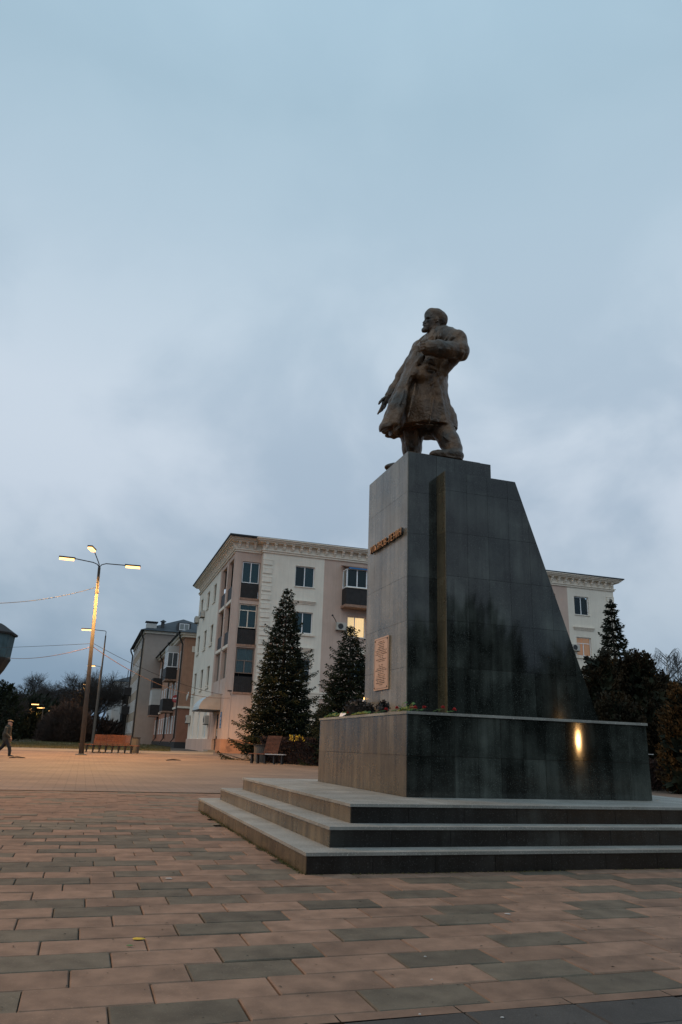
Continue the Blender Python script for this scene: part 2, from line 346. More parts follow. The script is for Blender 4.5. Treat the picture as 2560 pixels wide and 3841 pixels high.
# long pavers, one object each near the camera
paving = tag(bpy.data.objects.new('paving', None), kind='structure'); COL.objects.link(paving)
paving.location = tuple(AB(0, 0)); paving.rotation_euler = (0, 0, PSI)
bed = MB(); bed.add([(-26, -14, -.016), (16, -14, -.016), (16, A_EDGE + .01, -.016), (-26, A_EDGE + .01, -.016)], [(0, 1, 2, 3)])
bed.build('sand_bed', 'bed', paving)
PL, PR, A0 = .482, .2535, -2.972
DARK = {(0, -3), (0, -1), (0, 1), (1, -5), (1, 0), (2, -3), (2, -1), (3, -5), (3, -3), (3, 0), (4, -2), (5, -6), (5, -4), (5, -1), (5, 1), (6, -4), (6, -1), (6, 1), (7, -6), (7, -3), (7, 2), (8, -7), (8, -5), (8, -2), (8, 1), (9, -6), (9, -4), (9, -1), (9, 2), (10, -6), (10, -2), (10, 1), (11, -8), (11, -5), (12, -7), (13, -9), (13, -6), (14, -8), (15, -9), (15, -7), (16, -11), (16, -7), (17, -10), (17, -8), (19, -11), (20, -10), (20, -8), (21, -12), (21, -11), (21, -9), (22, -13), (23, -10), (24, -12), (25, -13), (25, -10), (26, -14), (26, -13), (28, -14), (28, -13), (28, -12), (30, -14), (3, 3), (2, 3), (5, 4), (6, 5), (8, 4), (9, 5), (4, 4)}
def paver_mesh(l, w, name):
    mb = MB(); g = .0030; c = .005
    x, y = l / 2 - g, w / 2 - g
    vs = [(-x, -y, -.03), (x, -y, -.03), (x, y, -.03), (-x, y, -.03), (-x, -y, -c), (x, -y, -c), (x, y, -c), (-x, y, -c), (-x + c, -y + c, 0), (x - c, -y + c, 0), (x - c, y - c, 0), (-x + c, y - c, 0)]
    fs = [(8, 9, 10, 11)] + [(i, (i + 1) % 4, 4 + (i + 1) % 4, 4 + i) for i in range(4)] + [(4 + i, 4 + (i + 1) % 4, 8 + (i + 1) % 4, 8 + i) for i in range(4)]
    mb.add(vs, fs); return mb
def mesh_of(mb, material, name):
    me = bpy.data.meshes.new(name); me.from_pydata(mb.v, [], mb.f); me.update(); me.materials.append(M[material]); return me
pm = {k: mesh_of(paver_mesh(PL, PR, k), k, 'paver') for k in ('paver_red', 'paver_grey', 'paver_dark')}
jobs = []; prnd = random.Random(5)
for r in range(0, 50):
    ac_ = A0 + PR * (r + .5)
    if ac_ + PR / 2 > A_EDGE: break
    off = -.085 + .172 * r
    c0 = int(math.floor((-24 - off) / PL)); c1 = int(math.floor((14 - off) / PL))
    for c in range(c0, c1):
        b = off + PL * (c + .5)
        # nothing under the monument
        if ac_ > .15 and 0.1 < b < 5.9 and ac_ < 5.7: continue
        if (r, c) in DARK: k = 'paver_grey'
        elif r <= 9 and -7 < c < 3: k = 'paver_red'
        elif r <= 20 and -9 < c < -5: k = 'paver_red'
        else: k = 'paver_grey' if prnd.random() < .24 else 'paver_red'
        w = AB(b, ac_); d = math.hypot(w[0], w[1])
        u = FW @ np.array([w[0], w[1], -EYE]); px = PW / 2 + FOC * (CR @ np.array([w[0], w[1], -EYE])) / max(u, .01)
        inview = u > 0 and -150 < px < PW + 150
        jobs.append((0 if inview else 1, d, b, ac_, k))
for r in (-1, -2, -3, -4):                    # dark stone band at the bottom right, red pavers left of it
    ac_ = A0 + PR * (r + .5) - .085
    for c in range(-10, 12):
        b = -.085 + .172 * r + PL * (c + .5)
        k = 'paver_dark'
        w = AB(b, ac_); jobs.append((0, math.hypot(w[0], w[1]), b, ac_, k))
jobs.sort(key=lambda j: (j[0], j[1]))
rest = {'paver_red': MB(), 'paver_grey': MB(), 'paver_dark': MB()}
for i, (_, d, b, a, k) in enumerate(jobs):
    tz = prnd.gauss(0, .0014); rx = prnd.gauss(0, .0035); ry = prnd.gauss(0, .0035)
    if i < 290:
        o = bpy.data.objects.new('paver', pm[k]); COL.objects.link(o); o.parent = paving
        o.location = (b, a, tz); o.rotation_euler = (rx, ry, prnd.gauss(0, .0012))
    else:
        x, y = PL / 2 - .002, PR / 2 - .002
        rest[k].add([(b - x, a - y, tz - ry * -x - rx * y), (b + x, a - y, tz - ry * x - rx * y), (b + x, a + y, tz - ry * x + rx * y), (b - x, a + y, tz + ry * x + rx * y)], [(0, 1, 2, 3)])
for c in range(-12, 24):      # a narrow cut course against the dark band
    b = -.26 + PL * c; rest['paver_red'].add([(b + .003, A0 - .080, 0), (b + PL - .003, A0 - .080, 0), (b + PL - .003, A0 - .004, 0), (b + .003, A0 - .004, 0)], [(0, 1, 2, 3)])
for k, mb in rest.items():
    if mb.f: tag(mb.build('pavers_far', k, paving), kind='stuff')
# droppings, fallen leaves
fl = MB()
for px, py in ((517, 3526), (760, 3620), (2170, 3437)):
    pass
def flat_blob(name, px, py, r, label, material, cat, n=9, z=.006, sx=1.6):
    p = gp(px, py); mb = MB(); rr = random.Random(int(px))
    ring = [(r * sx * math.cos(2 * math.pi * k / n) * rr.uniform(.6, 1.2), r * math.sin(2 * math.pi * k / n) * rr.uniform(.6, 1.2), 0) for k in range(n)]
    mb.add(ring + [(x * .75, y * .75, .003) for x, y, _ in ring], [(k, (k + 1) % n, n + (k + 1) % n, n + k) for k in range(n)] + [tuple(range(n, 2 * n))])
    o = mb.build(name, material, loc=(p[0], p[1], z)); return tag(o, label, cat)
flat_blob('leaf', 517, 3526, .018, 'yellow green fallen leaf lying on a red paver in the left foreground', 'yellow', 'leaf', sx=2.0)
flat_blob('leaf', 487, 3552, .010, 'small dark green leaf scrap just below the yellow leaf on the pavers', 'stem', 'leaf')
flat_blob('dropping', 1905, 3432, .012, 'white bird dropping on the pavers at the corner of a dark paver', 'winblank', 'dropping', sx=2.2)
flat_blob('dropping', 635, 3298, .011, 'white bird dropping left of the lowest step corner', 'winblank', 'dropping', sx=2.4)
flat_blob('chewing_gum', 1595, 3594, .006, 'pale chewing gum spot on a dark paver', 'winblank', 'gum', sx=1.1)
flat_blob('chewing_gum', 1575, 3812, .005, 'pale round gum spot at the bottom edge of the picture', 'winblank', 'gum', sx=1.0)
flat_blob('chewing_gum', 1621, 3681, .005, 'pale gum spot on the red paver between two dark pavers', 'winblank', 'gum', sx=1.3)
flat_blob('chewing_gum', 1884, 3824, .005, 'pale gum spot on the dark stone band', 'winblank', 'gum', sx=1.6)

# ================================================================== THE MONUMENT  (local axes: x = B, y = A)
HS, TS, WA = .158, .268, 5.79
LB = 5.96
def mon(name, label, cat, x=0, y=0, z=0): return thing(name, label, cat, AB(x, y, z), PSI)
steps = mon('monument_steps', 'three grey granite steps with pale nosings running round the monument', 'steps')
grv = random.Random(3)
for k in range(3):
    x0 = y0 = TS * k; x1 = LB - TS * k; y1 = WA - TS * k; z0 = HS * k; z1 = HS * (k + 1)
    MB().box((x0 + .012, y0 + .012, z0 - .02), (x1 - .012, y1 - .012, z1 - .027)).build('step_core', 'core', steps)
    n = max(1, round((x1 - x0) / .56)); dx = (x1 - x0) / n
    for i in range(n):
        for yy, th in ((y0, 0), (y1 - .012, 0)):
            MB().box((x0 + dx * i + .002, yy, z0), (x0 + dx * (i + 1) - .002, yy + .012, z1 - .026)).build('riser_panel', 'granite_riser', steps)
    n = max(1, round((y1 - y0) / .56)); dy = (y1 - y0 - .024) / n
    for i in range(n):
        for xx in (x0, x1 - .012):
            MB().box((xx, y0 + .012 + dy * i + .002, z0), (xx + .012, y0 + .012 + dy * (i + 1) - .002, z1 - .026)).build('riser_panel', 'granite_lamplit', steps)
    # treads: slabs with a nosing, mitred in plain courses
    w = TS + .03 if k < 2 else .62
    o = .012; zt0, zt1 = z1 - .025, z1
    def slabs(ax, bx, ay, by, along_x, pitch=.92):
        L_ = (bx - ax) if along_x else (by - ay); n = max(1, round(L_ / pitch)); d = L_ / n
        for i in range(n):
            if along_x: MB().box((ax + d * i + .0012, ay, zt0), (ax + d * (i + 1) - .0012, by, zt1)).build('tread_slab', 'cap', steps)
            else: MB().box((ax, ay + d * i + .0012, zt0), (bx, ay + d * (i + 1) - .0012, zt1)).build('tread_slab', 'cap', steps)
    slabs(x0 - o, x1 + o, y0 - o, y0 + w, True)
    slabs(x0 - o, x1 + o, y1 - w, y1 + o, True)
    slabs(x0 - o, x0 + w, y0 + w + .001, y1 - w - .001, False)
    slabs(x1 - w, x1 + o, y0 + w + .001, y1 - w - .001, False)
    if k == 2:
        MB().box((x0 + w + .002, y0 + w + .002, zt0), (x1 - w - .002, y1 - w - .002, zt1 - .001)).build('platform_slab', 'cap', steps)

# plinth block
PX0, PX1, PY0, PY1, PZ0, PZ1 = 1.463, 4.499, 1.477, 4.609, .474, 1.3247
plinth = mon('monument_plinth', 'low broad plinth block clad in dark granite under a pale cap slab', 'plinth')
MB().box((PX0 + .012, PY0 + .012, PZ0 - .01), (PX1 - .012, PY1 - .012, PZ1 - .03)).build('plinth_core', 'joint', plinth)
zr = [PZ0, PZ0 + .405, PZ1 - .030]
n = 11; d = (PX1 - PX0) / n
for j in range(2):
    for i in range(n):
        for yy in (PY0, PY1 - .012):
            MB().box((PX0 + d * i + .0016, yy, zr[j] + .002), (PX0 + d * (i + 1) - .0016, yy + .012, zr[j + 1] - .0024)).build('stone_panel', 'granite', plinth)
n = 11; d = (PY1 - PY0 - .024) / n
for j in range(2):
    for i in range(n):
        for xx in (PX0, PX1 - .012):
            MB().box((xx, PY0 + .012 + d * i + .0012, zr[j] + .002), (xx + .012, PY0 + .012 + d * (i + 1) - .0012, zr[j + 1] - .0015)).build('stone_panel', 'granite_lamplit', plinth)
o = .014
for i in range(4):
    d = (PX1 - PX0 + 2 * o) / 4
    for ya, yb in ((PY0 - o, PY0 + .60), (PY1 - .60, PY1 + o)):
        MB().box((PX0 - o + d * i + .001, ya, PZ1 - .029), (PX0 - o + d * (i + 1) - .001, yb, PZ1)).build('cap_slab', 'cap', plinth)
d = (PY1 - PY0 - 1.2) / 3
for i in range(3):
    for xa, xb in ((PX0 - o, PX0 + .40), (PX1 - .40, PX1 + o)):
        MB().box((xa, PY0 + .601 + d * i, PZ1 - .029), (xb, PY0 + .599 + d * (i + 1), PZ1)).build('cap_slab', 'cap', plinth)

# pedestal: a tall front column between two lower side slabs whose backs slope
ped = mon('monument_pedestal', 'tall dark granite pedestal with sloping back, carrying the statue', 'pedestal')
QX0, QX1, QY0, QY1, QZ = 1.8194, 3.038, 2.3316, 3.7546, 4.6534
WY0, WY1, WX0, WX1, WXB, WZ = 2.0935, 3.9927, 2.2295, 3.2588, 4.3247, 4.3587
T = .012
MB().box((QX0 + T, QY0 + T, PZ1 - .005), (QX1 - T, QY1 - T, QZ - .004)).build('column_core', 'core', ped)
tfA = lambda u, v, w: (u, w, v)
core_poly = [(WX0 + T, PZ1 - .005), (WXB - T, PZ1 - .005), (WX1 - T, WZ - .004), (WX0 + T, WZ - .004)]
MB().prism(core_poly, WY0 + T, WY1 - T, tfA).build('wing_core', 'core', ped)
rows = [PZ1 + .5555 * i for i in range(7)]
def panel_poly(poly, w0, w1, tf, material, name='stone_panel'):
    if len(poly) >= 3: MB().prism(poly, w0, w1, tf).build(name, material, ped)
def grid_panels(x0, x1, nx, z0, z1, w0, w1, tf, material, cl=None, stagger=False):
    d = (x1 - x0) / nx; g = .0014
    for j in range(6):
        a, b = max(rows[j], z0), min(rows[j + 1], z1)
        if b - a < .02: continue
        for i in range(nx):
            q = [(x0 + d * i + g, a + g), (x0 + d * (i + 1) - g, a + g), (x0 + d * (i + 1) - g, b - g), (x0 + d * i + g, b - g)]
            if cl: q = clip(q, *cl)
            panel_poly(q, w0, w1, tf, material)
rows[6] = QZ
tfB = lambda u, v, w: (w, u, v)               # faces across x: u = y
grid_panels(QY0, QY1, 5, PZ1, QZ, QX0, QX0 + T, tfB, 'granite_face')                      # inscription face
grid_panels(QX0 + T, WX0, 1, PZ1, QZ, QY0, QY0 + T, tfA, 'granite')                      # returns beside the wings
grid_panels(QX0 + T, WX0, 1, PZ1, QZ, QY1 - T, QY1, tfA, 'granite')
grid_panels(WX0 + .001, QX1, 3, WZ + .001, QZ, QY0, QY0 + T, tfA, 'granite')             # column head over the wings
grid_panels(WX0 + .001, QX1, 3, WZ + .001, QZ, QY1 - T, QY1, tfA, 'granite')
grid_panels(QY0 + T, QY1 - T, 5, WZ + .001, QZ, QX1 - T, QX1, tfB, 'granite')
sl = np.array([WXB - WX1, -(WZ - PZ1)]); nrm = np.array([WZ - PZ1, WXB - WX1]); nrm = nrm / np.linalg.norm(nrm); cl = (tuple(nrm), float(nrm @ np.array([WXB, PZ1])) - .001)
grid_panels(WX0 + T, WXB, 7, PZ1, WZ, WY0, WY0 + T, tfA, 'granite', cl)                   # wing faces with the sloping back
grid_panels(WX0 + T, WXB, 7, PZ1, WZ, WY1 - T, WY1, tfA, 'granite', cl)
grid_panels(WY0, QY0 - .001, 1, PZ1, WZ, WX0, WX0 + T, tfB, 'granite_lamplit')              # narrow front edges of the wings
grid_panels(QY1 + .001, WY1, 1, PZ1, WZ, WX0, WX0 + T, tfB, 'granite_face')
# sloping back slabs
for j in range(5):
    for i in range(5):
        t0, t1 = j / 5 + .001, (j + 1) / 5 - .001; y0 = WY0 + T + (WY1 - WY0 - 2 * T) * i / 5 + .001; y1 = WY0 + T + (WY1 - WY0 - 2 * T) * (i + 1) / 5 - .001
        P = lambda t, off: (WXB + (WX1 - WXB) * t + nrm[0] * off, PZ1 + (WZ - PZ1) * t + nrm[1] * off)
        a, b, c, dd = P(t0, -.015), P(t1, -.015), P(t1, -.001), P(t0, -.001)
        MB().add([(a[0], y0, a[1]), (b[0], y0, b[1]), (c[0], y0, c[1]), (dd[0], y0, dd[1]), (a[0], y1, a[1]), (b[0], y1, b[1]), (c[0], y1, c[1]), (dd[0], y1, dd[1])],
                 [(0, 1, 2, 3), (7, 6, 5, 4), (0, 4, 5, 1), (1, 5, 6, 2), (2, 6, 7, 3), (3, 7, 4, 0)]).build('back_slab', 'granite', ped)

def on_front(px, py, off=0.):      # pixel on the inscription face -> (y, z) in monument axes
    d = ray(px, py); Bv = np.array([*B2, 0]); O = AB(QX0 - off, 0); k = ((O - [0, 0, EYE]) @ Bv) / (d @ Bv); P = np.array([0, 0, EYE]) + d * k
    return float((P - AB(0, 0)) @ np.array([*A2, 0])), float(P[2])
# inscription: raised copper letters with deep dark sides
def text_mesh(s, size, ext, name='letter'):
    cu = bpy.data.curves.new(name, 'FONT'); cu.body = s; cu.size = size; cu.extrude = ext; cu.resolution_u = 3; cu.align_x = 'LEFT'; cu.offset = -size * .010
    to = bpy.data.objects.new('tmp', cu); COL.objects.link(to); bpy.context.view_layer.update()
    me = bpy.data.meshes.new_from_object(to.evaluated_get(bpy.context.evaluated_depsgraph_get())); w = max((v.co.x for v in me.vertices), default=size * .4); mn = min((v.co.x for v in me.vertices), default=0)
    bpy.data.objects.remove(to); return me, mn, w
WORD = 'УЛЬЯНОВ-ЛЕНИН'
mets = [text_mesh(ch, .150, .004) for ch in WORD]
tot = sum(w - mn for _, mn, w in mets) + .034 * (len(WORD) - 1)
yr, zr_ = on_front(1504, 2007, .045); yl, zl_ = on_front(1388, 2079, .045); _, zt_ = on_front(1504, 1979, .045)
span = yl - yr; kx = span / tot; ycur = yl; ZL = (zr_ + zl_) / 2
HK = (zt_ - zr_) / max(v.co.y for v in mets[-1][0].vertices)
for me, mn, w in mets:
    me.materials.clear(); me.materials.append(M['letter'])
    # letters read left to right as seen from the front: local -y
    dup = me.copy(); dup.materials.clear(); dup.materials.append(M['darkmetal'])
    dep = .042
    for v in me.vertices:
        u = (v.co.x - mn) * kx; hgt = v.co.y * HK; thick = v.co.z
        v.co = (QX0 - dep - thick, ycur - u, ZL + hgt)
    for v in dup.vertices:
        u = (v.co.x - mn) * kx; hgt = v.co.y * HK; thick = v.co.z
        v.co = (QX0 - dep / 2 - .003 - thick * 4.2, ycur - u, ZL + hgt)
    me.update(); dup.update()
    if me.polygons: pass
    lt = link('letter', me, ped); link('letter_side', dup, lt)
    ycur -= (w - mn) * kx + .034 * kx
# plaque
c1 = on_front(1464, 2382); c2 = on_front(1408, 2593)
py0, pz1, py1, pz0 = c1[0], c1[1], c2[0], c2[1]
plq = MB().box((QX0 - .022, py0, pz0), (QX0 - .004, py1, pz1)).build('plaque', 'plaque', ped, bevel=.002)
plq['label'] = 'copper coloured plaque with engraved lines'
bm = MB(); X = QX0 - .0235
for a, b in (((py0 + .02, pz0 + .02), (py1 - .02, pz0 + .024)), ((py0 + .02, pz1 - .024), (py1 - .02, pz1 - .02)), ((py0 + .02, pz0 + .02), (py0 + .024, pz1 - .02)), ((py1 - .024, pz0 + .02), (py1 - .02, pz1 - .02))):
    bm.box((X, a[0], a[1]), (X + .002, b[0], b[1]))
bm.build('plaque_border', 'ink', plq)
for y_, z_ in ((py0 + .035, pz0 + .035), (py1 - .035, pz0 + .035), (py0 + .035, pz1 - .035), (py1 - .035, pz1 - .035)):
    MB().lathe([(.010, 0), (.008, .006), (.002, .009)], n=10).build('plaque_screw', 'darkmetal', plq).matrix_local = Matrix.Translation((X + .001, y_, z_)) @ Matrix.Rotation(R(-90), 4, 'Y')
lines = [.40, .50, .38, .42, .56, .80, .68, .84, .40, .30, .72, .50, 0, .30, .28, .62, .80, .46, .42, .60, .62, .72, .50, .66, .26]
lr = random.Random(11); Hh = pz1 - pz0; pw = py1 - py0; engr = MB()
for i, l in enumerate(lines):
    z = pz1 - .05 - (Hh - .10) * (i + .5) / len(lines); x = -pw * .5 * l * .96
    while x < pw * .5 * l * .96:
        w = lr.uniform(.006, .015)
        if lr.random() < .86:
            yc = (py0 + py1) / 2 + x; h = .0105
            engr.box((X + .0002, yc, z), (X + .0015, yc + .0028, z + h))
            if lr.random() < .7: engr.box((X + .0002, yc + w * .55, z), (X + .0015, yc + w * .55 + .0028, z + h))
            engr.box((X + .0002, yc, z + lr.choice((0, h * .45, h * .8))), (X + .0015, yc + w * .6, z + h * .2 + lr.choice((0, h * .45, h * .8))))
        x += w + .002
tag(engr.build('engraved_lines', 'ink', plq), kind='stuff')
# ================================================================== FIGURES from distance fields
class Field:
    def __init__(s, lo, hi, h):
        s.lo = np.array(lo, float); s.h = h; s.n = np.ceil((np.array(hi) - s.lo) / h).astype(int) + 1
        s.D = np.full(s.n, 1.0, np.float32)
    def block(s, lo, hi, m):
        a = np.clip(np.floor((np.array(lo) - m - s.lo) / s.h).astype(int), 0, s.n - 1); b = np.clip(np.ceil((np.array(hi) + m - s.lo) / s.h).astype(int) + 1, 1, s.n)
        sl = tuple(slice(i, j) for i, j in zip(a, b))
        ax = [s.lo[k] + s.h * np.arange(a[k], b[k], dtype=np.float32) for k in range(3)]
        return sl, ax[0][:, None, None], ax[1][None, :, None], ax[2][None, None, :]
    def put(s, sl, d, k):
        o = s.D[sl]
        if k <= 0: s.D[sl] = np.minimum(o, d); return
        h = np.clip(.5 + .5 * (o - d) / k, 0, 1); s.D[sl] = o * (1 - h) + d * h - k * h * (1 - h)
    def cut(s, sl, d, k):
        o = s.D[sl]; d = -d
        if k <= 0: s.D[sl] = np.maximum(o, d); return
        h = np.clip(.5 - .5 * (o - d) / k, 0, 1); s.D[sl] = o * (1 - h) + d * h + k * h * (1 - h)
    def cone(s, a, b, ra, rb, k=.02, cut=False, sc=(1, 1, 1)):
        a = np.array(a, float); b = np.array(b, float); r = max(ra, rb)
        sl, X, Y, Z = s.block(np.minimum(a, b) - r, np.maximum(a, b) + r, 3 * k + .02)
        ab = b - a; L2 = max(ab @ ab, 1e-9)
        t = np.clip(((X - a[0]) * ab[0] + (Y - a[1]) * ab[1] + (Z - a[2]) * ab[2]) / L2, 0, 1)
        d = np.sqrt(((X - a[0] - t * ab[0]) * sc[0]) ** 2 + ((Y - a[1] - t * ab[1]) * sc[1]) ** 2 + ((Z - a[2] - t * ab[2]) * sc[2]) ** 2) - (ra + (rb - ra) * t)
        (s.cut if cut else s.put)(sl, d, k)
    def chain(s, pts, rs, k=.02, cut=False):
        for i in range(len(pts) - 1): s.cone(pts[i], pts[i + 1], rs[i], rs[i + 1], k, cut)
    def ell(s, c, r, k=.02, rot=None, cut=False):
        c = np.array(c, float); r = np.array(r, float); R_ = r.max()
        sl, X, Y, Z = s.block(c - R_, c + R_, 3 * k + .02)
        P = [X - c[0], Y - c[1], Z - c[2]]
        if rot is not None:
            m = np.array(rot); P = [m[0][i] * P[0] + m[1][i] * P[1] + m[2][i] * P[2] for i in range(3)]
        q = np.sqrt((P[0] / r[0]) ** 2 + (P[1] / r[1]) ** 2 + (P[2] / r[2]) ** 2)
        d = (q - 1) * r.min() * np.where(q > 1, 1.0, 1.0)
        (s.cut if cut else s.put)(sl, d, k)
    def loft(s, secs, k=.03, folds=None, zclip=None, p=2.3):
        """secs: list of (x, y, z, rx, ry) from bottom to top; elliptical sections blended in z"""
        secs = sorted(secs, key=lambda q: q[2]); A = np.array(secs)
        lo = [(A[:, 0] - A[:, 3]).min(), (A[:, 1] - A[:, 4]).min(), A[0, 2] - .05]; hi = [(A[:, 0] + A[:, 3]).max(), (A[:, 1] + A[:, 4]).max(), A[-1, 2] + .05]
        sl, X, Y, Z = s.block(lo, hi, .06)
        z = Z.ravel(); f = lambda j: np.interp(z, A[:, 2], A[:, j])[None, None, :]
        cx, cy, rx, ry = f(0), f(1), f(3), f(4)
        U = (X - cx) / rx; V = (Y - cy) / ry; q = (np.abs(U) ** p + np.abs(V) ** p) ** (1 / p)
        if folds is not None:
            th = np.arctan2(V, U); q = q - folds(th, Z)
        d = (q - 1) * np.minimum(rx, ry)
        zl, zh = A[0, 2], A[-1, 2]
        d = np.maximum(d, zl - Z); d = np.maximum(d, Z - zh)
        if zclip is not None: d = np.maximum(d, zclip(X, Y, Z))
        s.put(sl, d.astype(np.float32), k)
    def wrinkle(s, a, f=1.0):
        X = (s.lo[0] + s.h * np.arange(s.n[0]))[:, None, None]; Y = (s.lo[1] + s.h * np.arange(s.n[1]))[None, :, None]; Z = (s.lo[2] + s.h * np.arange(s.n[2]))[None, None, :]
        w = np.sin(9 * f * X + 3 * np.sin(4 * f * Z + 2 * Y)) * np.sin(5 * f * Z + 4 * np.sin(3 * f * X)) + .6 * np.sin(17 * f * X - 6 * f * Z + 3 * np.sin(7 * Y)) * np.sin(11 * f * Y + 8 * f * Z)
        s.D += (a * w).astype(np.float32)
    def mesh(s):
        D = s.D; n = np.array(D.shape); c = [D[i:n[0] - 1 + i, j:n[1] - 1 + j, k:n[2] - 1 + k] for i in (0, 1) for j in (0, 1) for k in (0, 1)]
        neg = sum((q < 0).astype(np.int8) for q in c); act = (neg > 0) & (neg < 8)
        idx = np.argwhere(act); vid = np.full(act.shape, -1, np.int64); vid[act] = np.arange(len(idx))
        vals = np.stack([q[act] for q in c], 1); off = np.array([(i, j, k) for i in (0, 1) for j in (0, 1) for k in (0, 1)], float)
        acc = np.zeros((len(idx), 3)); cnt = np.zeros(len(idx))
        for a in range(8):
            for b in range(a + 1, 8):
                if np.abs(off[a] - off[b]).sum() != 1: continue
                m = (vals[:, a] < 0) != (vals[:, b] < 0); va, vb = vals[m, a], vals[m, b]; t = (va / (va - vb))[:, None]
                acc[m] += off[a] + t * (off[b] - off[a]); cnt[m] += 1
        V = s.lo + s.h * (idx + acc / cnt[:, None])
        F = []
        for ax in range(3):
            sl0 = [slice(1, n[i] - 1) for i in range(3)]; sl0[ax] = slice(0, n[ax] - 1); sl1 = list(sl0); sl1[ax] = slice(1, n[ax])
            d0, d1 = D[tuple(sl0)], D[tuple(sl1)]; ch = np.argwhere((d0 < 0) != (d1 < 0)); 
            if len(ch) == 0: continue
            fl = (d0 < 0)[tuple(ch.T)]; base = ch.copy()
            for i in range(3):
                if i != ax: base[:, i] += 1
            u, v = [i for i in range(3) if i != ax]
            if ax == 1: u, v = v, u
            def g(du, dv): q = base.copy(); q[:, u] -= du; q[:, v] -= dv; return vid[tuple(q.T)]
            q = np.stack([g(1, 1), g(0, 1), g(0, 0), g(1, 0)], 1)
            q[~fl] = q[~fl][:, ::-1]; F.append(q)
        F = np.concatenate(F); F = F[(F >= 0).all(1)]
        return V, F

# ------------------------------------------------------------------ the statue
FS = 1.30                                    # the statue is a third over life size
ZT = QZ
SB, SA = 2.24, 2.78                          # base point on the column head, in monument axes
bronze = mon('bronze_statue', 'dark bronze statue of a bearded man in a long open coat atop the tall pedestal', 'statue', SB, SA, ZT)
A3 = np.array([*A2, 0]); B3 = np.array([*B2, 0]); ORG = AB(SB, SA, ZT)
def sp(cx, cy, lat):
    """a point of the figure: lateral offset lat (towards the far side) from its mid plane"""
    d = ray(1340 + cx * .3189, 1120 + cy * .3189); lat *= FS; O = AB(0, SA + lat); k = ((O - [0, 0, EYE]) @ A3) / (d @ A3)
    P = np.array([0, 0, EYE]) + d * k - ORG
    return np.array([P @ B3, lat, P[2]])
def sec(cy, xl, xr, ry, lat=0.0):
    a, b = sp(xl, cy, lat), sp(xr, cy, lat); return ((a[0] + b[0]) / 2, lat * FS, (a[2] + b[2]) / 2, abs(b[0] - a[0]) / 2, ry * FS)
class SField(Field):
    def cone(s, a, b, ra, rb, k=.02, cut=False, sc=(1, 1, 1)): Field.cone(s, a, b, ra * FS, rb * FS, k * FS, cut, sc)
    def ell(s, c, r, k=.02, rot=None, cut=False): Field.ell(s, c, np.array(r) * FS, k * FS, rot, cut)
F1 = SField((-1.0, -.62, -.10), (1.0, .62, 2.72), .0105)
# trousers and legs
def leg(pts, lats, rs): F1.chain([sp(x, y, l) for (x, y), l in zip(pts, lats)], rs, .03)
leg([(930, 1330), (1000, 1520), (1085, 1680), (1125, 1770), (1135, 1835)], [-.06, -.09, -.17, -.21, -.23], [.135, .125, .108, .098, .086])
leg([(800, 1330), (700, 1500), (645, 1640), (645, 1770), (650, 1900)], [.06, .10, .13, .15, .16], [.135, .125, .115, .102, .085])
# trouser folds
F1.chain([sp(1010, 1620, -.265), sp(1120, 1700, -.275), sp(1180, 1720, -.23)], [.010, .014, .010], .03)
F1.chain([sp(1050, 1790, -.275), sp(1120, 1815, -.29), sp(1205, 1805, -.24)], [.012, .016, .012], .03)
F1.chain([sp(560, 1700, .06), sp(640, 1750, .065), sp(725, 1730, .10)], [.010, .013, .010], .03)
F1.chain([sp(700, 1560, -.02), sp(700, 1690, .02), sp(690, 1800, .03)], [.02, .022, .02], .03)
F1.chain([sp(560, 1570, .02), sp(590, 1700, .02), sp(600, 1800, .03)], [.016, .018, .016], .03)
# shoes: soles flat on the pedestal
sx = sp(1140, 1850, -.25)[0]
def shoe(xh, xt, lat):
    for t, r, z in ((0, .058, .058), (.3, .060, .064), (.6, .060, .052), (.85, .056, .044), (1, .045, .036)):
        x = xh + (xt - xh) * t; F1.ell((x, lat * FS, z * FS), (.070, r, z), .03)
    F1.cone((xh + .0, lat * FS, .02), (xt + .02, lat * FS, .02), .058, .052, .01, sc=(1, 1, 3.2))
shoe(.33, .01, -.295); shoe(-.10, -.35, .235)
F1.cone(sp(650, 1880, .16), (-.15, .22, .08), .085, .07, .03)
F1.cone(sp(1135, 1830, -.24), (.31, -.38, .08), .088, .065, .03)
# thin cast base under the feet
# hips, jacket under the coat
F1.loft([sec(1560, 620, 960, .17, .0), sec(1400, 520, 1010, .19), sec(1200, 480, 1010, .19), sec(900, 560, 1010, .17), sec(600, 690, 1080, .17), sec(480, 790, 1080, .15)], .03)
# coat lining / rear skirt seen below the hem
F1.chain([sp(480, 1560, .12), sp(640, 1500, .10), sp(760, 1560, .02), sp(900, 1575, .02)], [.05, .06, .045, .035], .03)
F1.chain([sp(345, 1612, .22), sp(430, 1615, .20), sp(510, 1600, .16)], [.018, .030, .030], .02)
F1.chain([sp(380, 1585, .22), sp(520, 1500, .16)], [.035, .07], .03)
